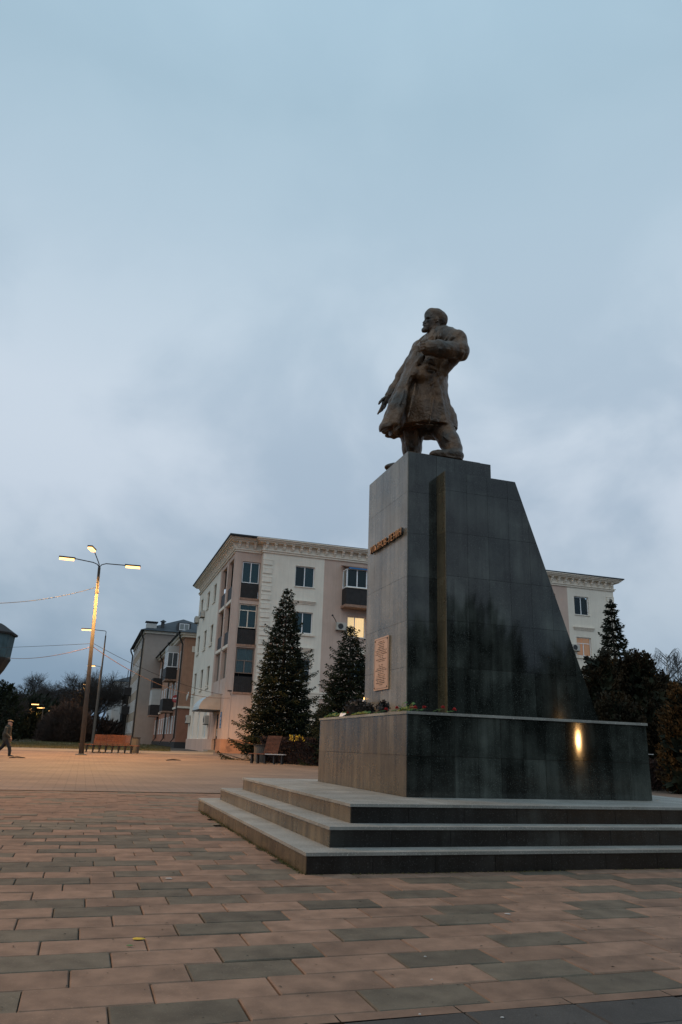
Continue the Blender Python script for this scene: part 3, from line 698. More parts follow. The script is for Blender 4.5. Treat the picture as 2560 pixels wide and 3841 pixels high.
# neck and head (turned to the picture's left)
HY = -.01
def hp(x, y, l=0.0): return sp(690 + .32 * x, 62.7 + .32 * y, HY + l)
F1.cone(sp(905, 330, 0), sp(930, 470, 0), .070, .092, .03)
hk = np.linalg.norm(hp(1000, 400) - hp(900, 400)) / 100 / FS        # metres per close-up pixel
F1.ell(hp(770, 520), (395 * hk, .088, 310 * hk), .02, rot=Matrix.Rotation(R(8), 3, 'Y'))
F1.ell(hp(690, 400), (290 * hk, .078, 180 * hk), .03)
F1.ell(hp(560, 640), (200 * hk, .070, 260 * hk), .03)
F1.ell(hp(520, 820), (190 * hk, .056, 190 * hk), .03)
F1.cone(hp(640, 780), hp(360, 960), .060, .030, .025)                     # jaw
F1.chain([hp(390, 880), hp(300, 960), hp(272, 1000)], [.034, .026, .016], .012)   # beard
F1.chain([hp(400, 520), hp(385, 590), hp(320, 660), hp(280, 694)], [.018, .013, .012, .0105], .008)   # nose
F1.cone(hp(305, 700, -.012), hp(340, 700, -.020), .009, .009, .006); F1.cone(hp(305, 700, .012), hp(340, 700, .020), .009, .009, .006)
F1.chain([hp(292, 775, .0), hp(330, 780, -.02), hp(400, 800, -.035)], [.012, .012, .008], .008)       # moustache
F1.chain([hp(292, 775, .0), hp(330, 780, .02), hp(400, 800, .035)], [.012, .012, .008], .008)
F1.cone(hp(315, 850, -.012), hp(315, 850, .012), .010, .010, .006)                                     # lower lip
F1.cone(hp(390, 470, -.030), hp(410, 480, .030), .018, .018, .012)                                     # brow
F1.chain([hp(400, 510, -.04), hp(470, 480, -.062)], [.013, .011], .01)
F1.ell(hp(420, 570, -.038), (.020, .016, .013), .012, cut=True); F1.ell(hp(420, 570, .038), (.020, .016, .013), .012, cut=True)
F1.ell(hp(430, 575, -.036), (.012, .010, .009), .004)
F1.ell(hp(480, 640, -.048), (.022, .014, .016), .015)                                                   # cheekbone
F1.ell(hp(560, 720, -.066), (.028, .012, .03), .012, cut=True)
F1.chain([hp(800, 500, -.086), hp(835, 560, -.092), hp(815, 630, -.09), hp(770, 660, -.084)], [.010, .012, .011, .010], .004)   # ear
F1.cone(hp(775, 540, -.085), hp(785, 600, -.085), .009, .008, .004)
F1.ell(hp(800, 575, -.094), (.010, .006, .018), .004, cut=True)
F1.wrinkle(.0028, 3.3); V, Fq = F1.mesh()
raw('figure', V, Fq, 'bronze', bronze, smooth=True)

# the coat
F2 = SField((-1.0, -.66, .15), (1.0, .62, 2.6), .0105)
def folds(th, Z):
    s = np.clip((1.45 - Z) / 1.1, 0, 1)
    return s * (.050 * np.cos(5 * th + 2.2 * Z + .5) + .034 * np.cos(9 * th - 3 * Z + 1)) + .016 * np.cos(3 * th + 9 * Z)
hl, hr = sp(430, 1455, -.2), sp(1172, 1502, -.2)
hem = lambda X, Y, Z: (hl[2] + (X - hl[0]) * (hr[2] - hl[2]) / (hr[0] - hl[0])) - Z + .03 * (Y + .2) * 0
F2.loft([sec(1560, 530, 1140, .25), sec(1500, 520, 1140, .255), sec(1400, 505, 1118, .25), sec(1250, 515, 1068, .235), sec(1110, 535, 1042, .22), sec(1000, 560, 1048, .205), sec(880, 600, 1036, .19), sec(760, 650, 1066, .185), sec(650, 685, 1115, .195), sec(560, 735, 1150, .20), sec(480, 800, 1150, .18), sec(420, 845, 1125, .14), sec(385, 890, 1080, .09)], .03, folds, hem)
# open front flap thrown forward: broad tapering panels
F2.chain([sp(700, 600, -.08), sp(640, 800, -.10), sp(545, 1050, -.14), sp(450, 1300, -.17), sp(355, 1530, -.17)], [.05, .055, .060, .070, .085], .03)
F2.chain([sp(690, 640, -.14), sp(600, 1000, -.20), sp(530, 1250, -.23), sp(455, 1460, -.24)], [.030, .036, .042, .045], .02)
F2.chain([sp(650, 700, -.02), sp(560, 940, -.02), sp(440, 1210, -.03), sp(320, 1520, -.04)], [.04, .045, .05, .05], .03)
F2.chain([sp(640, 720, .10), sp(570, 920, .14), sp(470, 1200, .16), sp(340, 1540, .16)], [.05, .05, .055, .055], .03)
F2.chain([sp(672, 730, -.22), sp(610, 900, -.245), sp(575, 1000, -.26), sp(548, 1090, -.28)], [.022, .032, .028, .012], .012, cut=True)       # dark opening
F2.chain([sp(545, 1150, -.28), sp(505, 1300, -.31), sp(462, 1450, -.33)], [.012, .026, .030], .012, cut=True)
F2.chain([sp(640, 1000, -.225), sp(620, 1200, -.25), sp(600, 1440, -.275)], [.012, .020, .024], .03, cut=True)
F2.chain([sp(900, 900, -.215), sp(960, 1100, -.225), sp(1010, 1400, -.22)], [.016, .022, .028], .04)
for pts, r in (([(1035, 880, -.16), (960, 930, -.215), (870, 1010, -.235)], .010), ([(1040, 900, -.15), (985, 1000, -.205), (930, 1120, -.235)], .009), ([(1030, 860, -.17), (940, 880, -.22), (860, 900, -.235)], .009),
               ([(760, 650, -.215), (700, 760, -.225), (655, 900, -.235)], .010), ([(735, 640, -.205), (670, 780, -.21), (600, 960, -.235), (500, 1250, -.285)], .010),
               ([(690, 960, -.235), (660, 1150, -.255), (600, 1400, -.285)], .010), ([(900, 1130, -.245), (880, 1300, -.262), (850, 1480, -.272)], .008), ([(1010, 1260, -.19), (1050, 1380, -.205), (1090, 1490, -.20)], .010),
               ([(640, 760, -.10), (560, 960, -.13), (450, 1230, -.16), (370, 1480, -.20)], .010), ([(590, 900, -.03), (500, 1130, -.05), (400, 1380, -.08)], .010)):
    F2.chain([sp(x, y, l) for x, y, l in pts], [r * .7] + [r * 1.5] * (len(pts) - 2) + [r], .010)
F2.cone(sp(700, 1478, -.268), sp(1150, 1500, -.20), .007, .006, .006)
# the flap's lower edge
px_ = sp(340, 1570, -.1)
sl, X, Y, Z = F2.block((-1.0, -.66, .15), (-.1, .62, .9), 0)
e0, e1 = sp(255, 1585, -.1), sp(425, 1490, -.24)
pl_ = (e0[2] + (X - e0[0]) * (e1[2] - e0[2]) / (e1[0] - e0[0])) - Z + 0 * Y
pl_ = np.where(X < e1[0], pl_, -1); F2.D[sl] = np.maximum(F2.D[sl], pl_.astype(np.float32))
# lapels and collar
F2.chain([sp(1035, 355, -.02), sp(960, 372, -.11), sp(900, 400, -.13), sp(870, 470, -.15), sp(850, 540, -.17)], [.040, .042, .036, .034, .028], .015)
F2.chain([sp(1040, 350, .02), sp(900, 385, .09), sp(800, 470, .11), sp(715, 545, .12), sp(650, 630, .12)], [.03, .034, .034, .034, .03], .015)
F2.chain([sp(935, 410, -.17), sp(925, 450, -.20), sp(900, 510, -.215)], [.010, .014, .010], .012)
# near shoulder, upper arm, forearm
F2.chain([sp(1060, 450, -.16), sp(1165, 500, -.27), sp(1205, 610, -.33)], [.115, .112, .100], .03)
F2.chain([sp(1205, 622, -.33), sp(1080, 605, -.38), sp(960, 590, -.38), sp(872, 585, -.35)], [.098, .090, .082, .080], .03)
F2.cone(sp(868, 585, -.345), sp(855, 584, -.34), .084, .086, .006)
for pts, r, l in (([(1030, 500), (1090, 425), (1180, 400)], .014, -.27), ([(1060, 520), (1120, 460), (1225, 450)], .013, -.33), ([(1080, 545), (1150, 505), (1250, 520)], .012, -.38), ([(1000, 470), (1050, 405), (1120, 385)], .012, -.20), ([(990, 400), (975, 450), (950, 520)], .012, -.235)):
    F2.chain([sp(x, y, l - .03 * (i == 1)) for i, (x, y) in enumerate(pts)], [r * .6, r * 1.3, r * .7], .012)
for pts in ([(1130, 540), (1170, 620), (1130, 690)], [(1040, 530), (1075, 600), (1060, 675)], [(950, 525), (975, 590), (960, 665)], [(1200, 560), (1245, 640), (1215, 710)]):
    F2.chain([sp(x, y, -.455 + (.06 if i != 1 else 0) + .03 * (x > 1150)) for i, (x, y) in enumerate(pts)], [.008, .014, .008], .014)
# draped fold below the elbow and the pocket flap
F2.chain([sp(1120, 720, -.22), sp(1060, 800, -.20), sp(1030, 880, -.18)], [.07, .055, .04], .03)
F2.chain([sp(760, 820, -.24), sp(830, 800, -.27), sp(920, 830, -.25)], [.018, .026, .020], .015)
F2.chain([sp(800, 775, -.24), sp(860, 735, -.26), sp(910, 775, -.24)], [.020, .030, .020], .02)
F2.chain([sp(770, 850, -.27), sp(840, 838, -.30), sp(920, 862, -.27)], [.008, .012, .008], .012, cut=True)
F2.ell(sp(760, 900, -.21), (.10, .06, .07), .04)
F2.chain([sp(880, 690, -.26), sp(960, 730, -.28), sp(1050, 720, -.30)], [.012, .02, .012], .03, cut=True)
F2.chain([sp(700, 1240, -.29), sp(850, 1262, -.32), sp(1050, 1245, -.27)], [.005, .008, .005], .02, cut=True)
F2.chain([sp(720, 650, -.20), sp(780, 690, -.23), sp(740, 760, -.22)], [.018, .022, .016], .02)
# far sleeve
F2.chain([sp(740, 590, .20), sp(640, 760, .27), sp(520, 930, .31), sp(440, 1060, .31), sp(378, 1142, .30)], [.095, .082, .070, .058, .050], .03)
F2.wrinkle(.009); F2.wrinkle(.004, 3.1); V, Fq = F2.mesh()
raw('coat', V, Fq, 'bronze', bronze, smooth=True)

# hands
F3 = SField((-.95, -.66, .55), (.35, .60, 2.25), .0062)
F3.ell(sp(800, 568, -.33), (.060, .045, .055), .012)
F3.cone(sp(850, 580, -.34), sp(815, 572, -.335), .044, .048, .015)
for i, (yy, l) in enumerate(((505, -.33), (535, -.355), (565, -.365), (595, -.36))):
    F3.chain([sp(826, yy + 6, l), sp(786, yy, l - .008), sp(758, yy + 6, l + .015), sp(765, yy + 16, l + .045)], [.0185, .0180, .0165, .014], .004)
F3.chain([sp(835, 520, -.35), sp(815, 490, -.34), sp(790, 485, -.31)], [.018, .017, .014], .006)
# open far hand: palm, four fingers, thumb
w0 = sp(372, 1148, .30)
F3.cone(w0, sp(352, 1175, .30), .034, .034, .01)
F3.chain([sp(355, 1165, .30), sp(335, 1205, .30), sp(320, 1235, .30)], [.033, .036, .030], .012)
F3.chain([sp(335, 1165, .285), sp(300, 1185, .27), sp(272, 1215, .265), sp(258, 1238, .265)], [.020, .016, .014, .011], .006)          # thumb
F3.chain([sp(312, 1225, .275), sp(288, 1280, .27), sp(265, 1325, .27), sp(246, 1355, .27)], [.0155, .0140, .0125, .010], .003)         # index
F3.chain([sp(322, 1235, .295), sp(302, 1280, .292), sp(282, 1315, .30), sp(268, 1336, .30)], [.0155, .0145, .0125, .010], .003)
F3.chain([sp(332, 1238, .315), sp(316, 1278, .315), sp(298, 1308, .322), sp(286, 1324, .325)], [.0150, .0140, .0125, .010], .003)
F3.chain([sp(343, 1235, .335), sp(331, 1268, .338), sp(318, 1292, .345)], [.0135, .0125, .010], .003)
V, Fq = F3.mesh()
raw('hand', V, Fq, 'bronze', bronze, smooth=True)
MB().box((-.37, -.41, 0), (.66, .55, .022)).build('cast_base', 'bronze', bronze, bevel=.004)

# ------------------------------------------------------------------ flowers laid on the plinth
def flower(name, label, x, y, dx, dy, head, z=0):
    """a cut carnation lying on the cap: stem, leaves, ruffled head"""
    t = mon(name, label, 'flower', x, y, PZ1)
    MB().tube([(0, 0, .012), (dx * .5, dy * .5, .016 + z), (dx, dy, .02 + z)], .0028, 5).build('stem', 'stem' if head != 'yellow' else 'foil', t)
    mb = MB(); rr = random.Random(int((x + y) * 999))
    for k in range(26):
        th = rr.uniform(0, 6.28); el = rr.uniform(-.3, 1.4); r = rr.uniform(.016, .026); c = np.array([math.cos(th) * math.cos(el), math.sin(th) * math.cos(el), math.sin(el)]) * r
        p = np.array([dx, dy, .028 + z]); u = np.array([-math.sin(th), math.cos(th), 0]) * .011; v = np.cross(c / r, u)
        mb.add([p + c * .2, p + c + u, p + c * 1.15 + v * .6, p + c - u], [(0, 1, 2, 3)])
    mb.build('flower_head', head, t)
    lv = MB()
    for k in range(3):
        s = .3 + .2 * k; c = np.array([dx * s, dy * s, .014]); n_ = np.array([-dy, dx, 0]); n_ = n_ / (np.linalg.norm(n_) + 1e-6) * (.03 if k % 2 else -.03)
        lv.add([c, c + n_ * .6 + (0, 0, .012), c + n_ * 1.1 + (dx * .06, dy * .06, .004), c + n_ * .4], [(0, 1, 2, 3)])
    lv.build('leaf', 'stem', t)
fr = random.Random(21)
spots = [(1.50, 2.00, 'redp', 'red carnation'), (1.58, 1.86, 'pinkp', 'pink carnation'), (1.55, 1.72, 'redp', 'red carnation'), (1.62, 1.60, 'redp', 'red carnation'), (1.80, 1.56, 'redp', 'red carnation'), (1.95, 1.54, 'redp', 'red carnation'), (1.50, 2.45, 'redp', 'red carnation'), (1.52, 2.62, 'redp', 'red carnation'), (1.5, 3.75, 'redp', 'red carnation')]
where = ['lying in front of the black basket on the plinth cap', 'lying second from the plinth corner under the leafy bunch', 'lying behind the plinth corner beside the leafy bunch', 'lying right at the plinth corner', 'lying just right of the plinth corner', 'farthest right of the flowers on the plinth', 'lying between the two black baskets', 'lying left of the round black basket', 'lying beside the long bunch of green stems']
for (x, y, hd, nm), wh in zip(spots, where):
    flower('carnation', nm + ' ' + wh, x, y, fr.uniform(.02, .08), fr.uniform(-.14, -.06), hd, fr.uniform(0, .02))
# bunches of stems
def bunch(label, x, y, n, L_, hd='foil', sp_=.05, up=.05):
    t = mon('stem_bunch', label, 'flowers', x, y, PZ1); mb = MB(); rr = random.Random(int(y * 77)); lv = MB()
    for k in range(n):
        a = (rr.uniform(-.02, .02), rr.uniform(0, .05), .006 + rr.random() * up * .3); b = (rr.uniform(-sp_, sp_), -L_ + rr.uniform(-.05, .05), .010 + rr.random() * up)
        mb.tube([a, ((a[0] + b[0]) / 2, (a[1] + b[1]) / 2, .015 + up * .6 * rr.random()), b], .0026, 4)
        for q in range(5):
            s = rr.random(); c = np.array(a) * (1 - s) + np.array(b) * s; w_ = rr.uniform(-.03, .03)
            lv.add([c, c + (w_, -.015, .02), c + (w_ * 1.6, -.03, .012), c + (w_ * .5, -.02, 0)], [(0, 1, 2, 3)])
    mb.build('stem', hd, t); lv.build('leaf', 'stem', t)
bunch('long flat bunch of yellow green flower stems near the far end of the plinth', 1.50, 4.45, 14, .50)
bunch('second bunch of green stems with a red tip beside the long flat bunch', 1.52, 4.02, 9, .34)
bunch('thin sprays of green leaves along the edge under the dark baskets', 1.475, 3.25, 10, .55, up=.02)
bunch('leafy green bunch with a dry stalk by the plinth corner', 1.60, 2.02, 14, .32, up=.09, sp_=.08)
def basket(label, x, y, rx, ry, h, seed):
    t = mon('flower_basket', label, 'basket', x, y, PZ1); prof = [(.55, 0), (.75, h * .4), (1.0, h * .7)]
    MB().lathe([(r_ * rx, z) for r_, z in prof], n=14, sy=ry / rx).build('pot', 'ribbon', t)
    mb = MB(); rr = random.Random(seed)
    for k in range(150):
        th = rr.uniform(0, 6.28); el = rr.uniform(0, 1.5); c = np.array([math.cos(th) * math.cos(el) * rx, math.sin(th) * math.cos(el) * ry, h * .55 + math.sin(el) * h * .55]); u = np.array([rr.uniform(-1, 1) for _ in range(3)]) * .028; v = np.array([rr.uniform(-1, 1) for _ in range(3)]) * .028
        mb.add([c, c + u, c + u + v, c + v], [(0, 1, 2, 3)])
    mb.build('wilted_flowers', 'ribbon', t)
basket('large black ribboned flower basket at the foot of the pedestal', 1.66, 3.62, .17, .24, .19, 3)
basket('lower black basket lobe beside the large ribboned basket', 1.64, 3.22, .10, .14, .13, 4)
basket('small round black flower basket right of the large one', 1.60, 2.50, .07, .09, .12, 5)
cd = mon('grave_candle', 'small white glowing candle standing behind the large black basket', 'candle', 1.80, 3.72, PZ1)
MB().lathe([(.022, 0), (.024, .20), (.018, .235)], n=12).build('holder', 'paper', cd); MB().lathe([(.004, .235), (.007, .25), (.001, .27)], n=8).build('flame', 'lampglow', cd)
pp = MB(); pp.add([(0, 0, .003), (0, -.13, .003), (.01, -.10, .045), (.01, -.02, .050)], [(0, 1, 2, 3)]); pp.add([(0, -.13, .004), (.03, -.19, .030), (.03, -.17, .045), (.01, -.10, .046)], [(0, 1, 2, 3)])
t = mon('paper_wrap', 'crumpled white paper wrap lying under the large black basket', 'paper', 1.475, 3.78, PZ1); pp.build('sheet', 'paper', t)
# ================================================================== THE WHITE CORNER BUILDING
E0 = np.array([-7.79, 54.41, .3])
def local(px, py, O, axis, off=0.0):      # pixel on a wall plane of a building -> (along, height)
    n = np.array([*(A2 if axis == 'front' else B2), 0]); a = np.array([*(B2 if axis == 'front' else A2), 0])
    d = ray(px, py); O2 = O + n * off; k = ((O2 - [0, 0, EYE]) @ n) / (d @ n); P = np.array([0, 0, EYE]) + d * k
    return float((P - O) @ a), float(P[2] - O[2])
def front(y0=0.): return lambda u, v, w: (u, y0 + w, v)       # w goes into the wall
def left(x0=0.): return lambda u, v, w: (x0 + w, u, v)
def wall_with_openings(name, tf, u0, u1, v0, v1, ops, material, parent, depth=.24, back=None):
    """ops: (u0, u1, v0, v1); the wall skin, the reveals and nothing behind"""
    us = sorted({u0, u1, *[o[0] for o in ops], *[o[1] for o in ops]}); vs_ = sorted({v0, v1, *[o[2] for o in ops], *[o[3] for o in ops]})
    us = [u for u in us if u0 <= u <= u1]; vs_ = [v for v in vs_ if v0 <= v <= v1]
    mb = MB()
    for a, b in zip(us[:-1], us[1:]):
        for c, d in zip(vs_[:-1], vs_[1:]):
            mu, mv = (a + b) / 2, (c + d) / 2
            if any(o[0] < mu < o[1] and o[2] < mv < o[3] for o in ops): continue
            mb.add([tf(a, c, 0), tf(b, c, 0), tf(b, d, 0), tf(a, d, 0)], [(0, 1, 2, 3)])
    for a, b, c, d in ops:
        for p, q in (((a, c), (b, c)), ((b, c), (b, d)), ((b, d), (a, d)), ((a, d), (a, c))):
            mb.add([tf(*p, 0), tf(*q, 0), tf(*q, depth), tf(*p, depth)], [(0, 1, 2, 3)])
    return mb.build(name, material, parent)
def window(tf, u0, u1, v0, v1, parent, frame='pvc', kind='curtain', split=(.5,), transom=None, d=.14, sill=True, fw=.055, curt=(0, 1)):
    """window > pane, curtain, room, sill"""
    fb = MB(); g = .004
    a, b, c, e = u0 + g, u1 - g, v0 + g, v1 - g
    def bar(p, q): fb.box((p[0], p[1], d), (q[0], q[1], d + .06), tf)
    bar((a, c), (b, c + fw)); bar((a, e - fw), (b, e)); bar((a, c + fw), (a + fw, e - fw)); bar((b - fw, c + fw), (b, e - fw))
    xs = [a + fw] + [a + (b - a) * s for s in split] + [b - fw]
    top = e - fw; tz = None
    if transom: tz = c + (e - c) * transom; bar((a + fw, tz - fw / 2), (b - fw, tz + fw / 2)); top = tz - fw / 2
    for s in split: x = a + (b - a) * s; bar((x - fw * .6, c + fw), (x + fw * .6, top))
    w = fb.build('window', frame, parent)
    def pane(p, q):
        pb = MB(); pb.add([tf(p[0], p[1], d + .03), tf(q[0], p[1], d + .03), tf(q[0], q[1], d + .03), tf(p[0], q[1], d + .03)], [(0, 1, 2, 3)]); pb.build('pane', 'glass', w)
    for i in range(len(xs) - 1):
        l = xs[i] + (fw * .6 if i else 0); r = xs[i + 1] - (fw * .6 if i < len(xs) - 2 else 0); pane((l, c + fw), (r, top))
    if tz: pane((a + fw, tz + fw / 2), (b - fw, e - fw))
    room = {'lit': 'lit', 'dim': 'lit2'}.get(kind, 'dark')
    MB().add([tf(a, c, d + .30), tf(b, c, d + .30), tf(b, e, d + .30), tf(a, e, d + .30)], [(0, 1, 2, 3)]).build('room_backing', room, w)  # backing sheet
    if kind in ('curtain', 'pale', 'lit', 'dim') and curt[1] > curt[0]:
        n = 36; l = a + (b - a) * curt[0]; r = a + (b - a) * curt[1]; mb = MB()
        vs = []
        for k in range(n + 1):
            u = l + (r - l) * k / n; dd = d + .15 + .018 * math.sin(k * 1.9) + .01 * math.sin(k * .7); vs += [tf(u, c + .03, dd), tf(u, e - .03, dd)]
        mb.add(vs, [(2 * k, 2 * k + 2, 2 * k + 3, 2 * k + 1) for k in range(n)]); mb.build('curtain', {'curtain': 'curtain', 'pale': 'curtain_w', 'lit': 'lit', 'dim': 'lit2'}[kind], w)  # curtains of lit rooms glow themselves in place of room light
    if sill: MB().box((u0 - .06, v0 - .05, -.07), (u1 + .06, v0 - .004, d), tf).build('sill', 'trim', w)
    return w

WB = thing('apartment_building', 'white and pink four storey corner building with bracketed cornice, behind the monument', 'building', E0, PSI)
TOP, YM, X1 = 14.55, -.60, 33.45
F0, FM, LF = front(0.), front(YM), left(0.)
rows_z = [(12.20, 13.80), (8.70, 10.28), (5.18, 6.80), (1.45, 3.30)]
# openings
bayL = [(4.52, 6.04, *z) for z in rows_z[:3]] + [(4.6, 6.0, 1.4, 3.0)]
bayR = [(29.36, 30.82, *z) for z in rows_z]
pinkw = []
for x in (8.82, 12.4, 16.0, 19.6, 23.2, 26.0): pinkw += [(x, x + 1.5, *z) for z in rows_z]
pinkw = [p for p in pinkw if p[1] < 28.4]
wall_with_openings('wall', FM, 1.96, 6.80, .95, TOP, bayL, 'plaster_w', WB)
wall_with_openings('wall', FM, 6.80, 28.70, .95, TOP, pinkw, 'plaster_p', WB)
wall_with_openings('wall', FM, 28.70, X1, .95, TOP, bayR, 'plaster_w', WB)
# recessed corner bay with its loggias
rec = [(.52, 1.90, 11.05, 13.85), (.52, 1.90, 7.62, 10.62), (.52, 1.90, 4.2, 7.40)]
wall_with_openings('wall', F0, 0, 1.96, .95, TOP, rec, 'plaster_p', WB)
MB().box((1.96, YM + .001, .95), (1.99, -.001, TOP)).build('bay_return', 'plaster_w', WB)
lefto = [(.5, 2.8, 11.05, 14.2), (3.45, 5.85, 11.05, 14.2), (.5, 2.8, 7.62, 10.7), (3.45, 5.85, 7.62, 10.7), (.5, 2.8, 5.2, 7.35), (3.45, 5.85, 5.2, 7.35)]
leftw = []
for t in (9.35, 13.05, 17.15):
    for z in rows_z[:3]: leftw.append((t - .72, t + .72, *z))
leftg = [(8.2, 9.3, .98, 3.3), (11.9, 13.0, .98, 3.3), (15.6, 16.7, .98, 3.3)]
dooro = (2.2, 3.9, .10, 2.70)
wall_with_openings('wall', LF, 0.001, 6.6, .95, TOP, lefto + [(2.2, 3.9, .95, 2.70)], 'plaster_p', WB)
wall_with_openings('wall', LF, 6.6, 19.1, .95, TOP, leftw + leftg, 'plaster_w', WB)
# other sides
MB().add([(X1, YM, 0), (X1, 19.1, 0), (X1, 19.1, TOP), (X1, YM, TOP)], [(0, 1, 2, 3)]).build('wall', 'plaster_w', WB)
MB().add([(0, 19.1, 0), (X1, 19.1, 0), (X1, 19.1, TOP), (0, 19.1, TOP)], [(3, 2, 1, 0)]).build('wall', 'plaster_w', WB)
# projecting base
MB().box((-.10, -.10, -.4), (1.86, .3, .95)).build('base', 'base_o', WB)
MB().box((1.87, YM - .08, -.4), (X1 + .06, .3, .95)).build('base', 'base_o', WB)
MB().box((-.09, .301, -.4), (.3, 2.15, .95)).build('base', 'base_o', WB)
MB().box((-.09, 3.95, -.4), (.3, 19.1, .95)).build('base', 'plaster_p', WB)
# windows of the front
st = ['curtain', 'curtain', 'dark', 'dark']
for i, o in enumerate(bayL): window(FM, *o, WB, kind=st[i], transom=(.5 if i == 2 else None), curt=((.45, 1) if i == 0 else (.3, 1)))
for i, o in enumerate(bayR): window(FM, *o, WB, kind=('dark', 'dim', 'curtain', 'dark')[i], transom=(.68 if i == 1 else None), curt=(.5, 1))
wr = random.Random(4)
for i, o in enumerate(pinkw):
    first = o[0] < 9
    if i == 0:      # window behind the glazed balcony
        window(FM, *o, WB, kind='dark', split=(.5,)); continue
    k = 'lit' if (first and i == 1) else wr.choice(['dark', 'curtain', 'pale', 'dark'])
    window(FM, *o, WB, kind=k, split=(.42,) if k == 'lit' else (.5,), curt=(.5, .95) if k == 'lit' else (.2, 1))
# corner windows above dark balcony fronts
window(F0, .56, 1.86, 12.22, 13.82, WB, kind='curtain', sill=False, d=.10)
window(F0, .56, 1.86, 8.85, 10.60, WB, kind='curtain', transom=.74, sill=False, d=.10, frame='trim')
window(F0, .56, 1.86, 5.55, 7.37, WB, kind='pale', transom=.5, sill=False, d=.10, frame='wood_f')
for z in (11.07, 7.64, 4.22):
    mb = MB()
    for k in range(9): mb = MB(); mb.box((.56 + .144 * k, z, .05), (.56 + .144 * k + .138, z + 1.10, .075), F0); mb.build('balcony_board', 'balc', WB)
    MB().box((.50, z - .16, -.05), (1.95, z - .01, .15), F0).build('balcony_slab', 'rust', WB)
MB().add([(.2, .5, 4), (1.94, .5, 4), (1.94, .5, 14.3), (.2, .5, 14.3)], [(0, 1, 2, 3)]).build('loggia_back', 'dark', WB)  # near-black sheet, the shade inside put into its colour
# left loggias: railing boards, deep back
for (a, b, c, d) in lefto:
    MB().box((a, c, .9), (b, d, .95), LF).build('loggia_back', 'taupe', WB)
    if c > 7: MB().box((a + .02, c, .05), (b - .02, c + 1.05, .09), LF).build('balcony_front', 'balc', WB)
    else: window(LF, a + .5, b - .5, c + .05, d - .05, WB, frame='wood_f', kind='dark', sill=False, d=.12)
for z in (10.75, 7.42): MB().box((.45, z, -.05), (5.95, z + .22, .10), LF).build('loggia_slab', 'trim', WB)
for o in leftw: window(LF, *o, WB, frame='wood_f', kind=wr.choice(['dark', 'pale', 'dark']), split=(.4,), curt=(.1, .9), d=.12)
for o in leftg: window(LF, *o, WB, frame='pvc', kind='pale', split=(), d=.10)
# door with its canopy
MB().box((2.25, .12, .10), (3.86, 2.68, .16), LF).build('door', 'door', WB)
dh = MB().tube([LF(2.45, 1.15, .06), LF(2.45, 1.15, .0), LF(2.45, 1.65, .0), LF(2.45, 1.65, .06)], .018, 6).build('door_handle', 'white', WB)
MB().box((-1.0, 1.9, -.02), (0, 4.3, .08)).build('door_step', 'cap', WB); MB().box((-.62, 1.95, .081), (0, 4.2, .18)).build('door_step', 'cap', WB)
# quarter-round canopy
cn = MB(); nn = 8; ys = (1.7, 5.0); prof = [(-1.55 * math.sin(k / nn * math.pi / 2) - .02, 2.98 + 1.15 * math.cos(k / nn * math.pi / 2)) for k in range(nn + 1)]
for k in range(nn):
    (xa, za), (xb, zb) = prof[k], prof[k + 1]; cn.add([(xa, ys[0], za), (xb, ys[0], zb), (xb, ys[1], zb), (xa, ys[1], za)], [(0, 1, 2, 3)])
can = cn.build('canopy', 'awnb', WB, smooth=True)
ends = MB()
for y_ in ys:
    ends.add([(x, y_, z) for x, z in prof] + [(-.02, y_, 2.98)], [tuple(range(nn + 2))])
ends.build('canopy_side', 'awn', WB)
MB().box((-1.60, 1.66, 2.90), (-.02, 5.04, 2.975)).build('canopy_frame', 'darkmetal', WB)
# cornice: stepped bands with brackets under the eave
def cornice(poly_out):
    """extrude the cornice profile along the front and the left side"""
    pass
bands = [(TOP, TOP + .14, .10), (TOP + .14, TOP + .20, .18), (TOP + .20, TOP + .72, .06), (TOP + .72, TOP + .82, .42), (TOP + .82, TOP + .93, .55), (TOP + .93, TOP + 1.0, .66)]
for z0, z1, p_ in bands:
    MB().box((1.96 - p_, YM - p_, z0), (X1 + p_, .30, z1 - .002)).build('cornice_band', 'trim', WB)
    MB().box((-p_, -p_, z0 + .001), (1.955 - p_, .30, z1 - .003)).build('cornice_band', 'trim', WB)
    MB().box((-p_ - .001, .301, z0 + .001), (.30, 19.1 + p_, z1 - .003)).build('cornice_band', 'trim', WB)
def corbel(tf, u, base):
    mb = MB(); w = .10; z1 = TOP + .718
    mb.prism([(0, z1), (-.31, z1), (-.31, z1 - .10), (-.20, z1 - .16), (-.17, z1 - .30), (-.10, z1 - .36), (-.08, z1 - .42), (0, z1 - .42)], -w, w, lambda a, b, c: tf(u + c, b, a - .061))
    return mb.build('corbel', 'trim', WB)
u = 2.15
while u < X1: corbel(FM, u, 0); u += .675
for u in (.15, .75, 1.35): corbel(F0, u, 0)
u = .15
while u < 19: corbel(LF, u, 0); u += .675
# roof: low hipped sheet with an overhanging edge
ov = .74; z0 = TOP + 1.005; zr = TOP + 3.0
rp = [(-ov, YM - ov + .35), (X1 + ov, YM - ov), (X1 + ov, 19.1 + ov), (-ov, 19.1 + ov)]
ri = [(8, 9.2), (X1 - 8, 9.2)]
rb = MB(); rb.add([(x, y, z0) for x, y in rp] + [(x, y, z0 + .09) for x, y in rp] + [(x, y, zr) for x, y in ri],
    [(0, 3, 2, 1), (0, 1, 5, 4), (1, 2, 6, 5), (2, 3, 7, 6), (3, 0, 4, 7), (4, 5, 9, 8), (6, 7, 8, 9), (5, 6, 9), (7, 4, 8)]); rb.build('roof', 'roofm', WB)
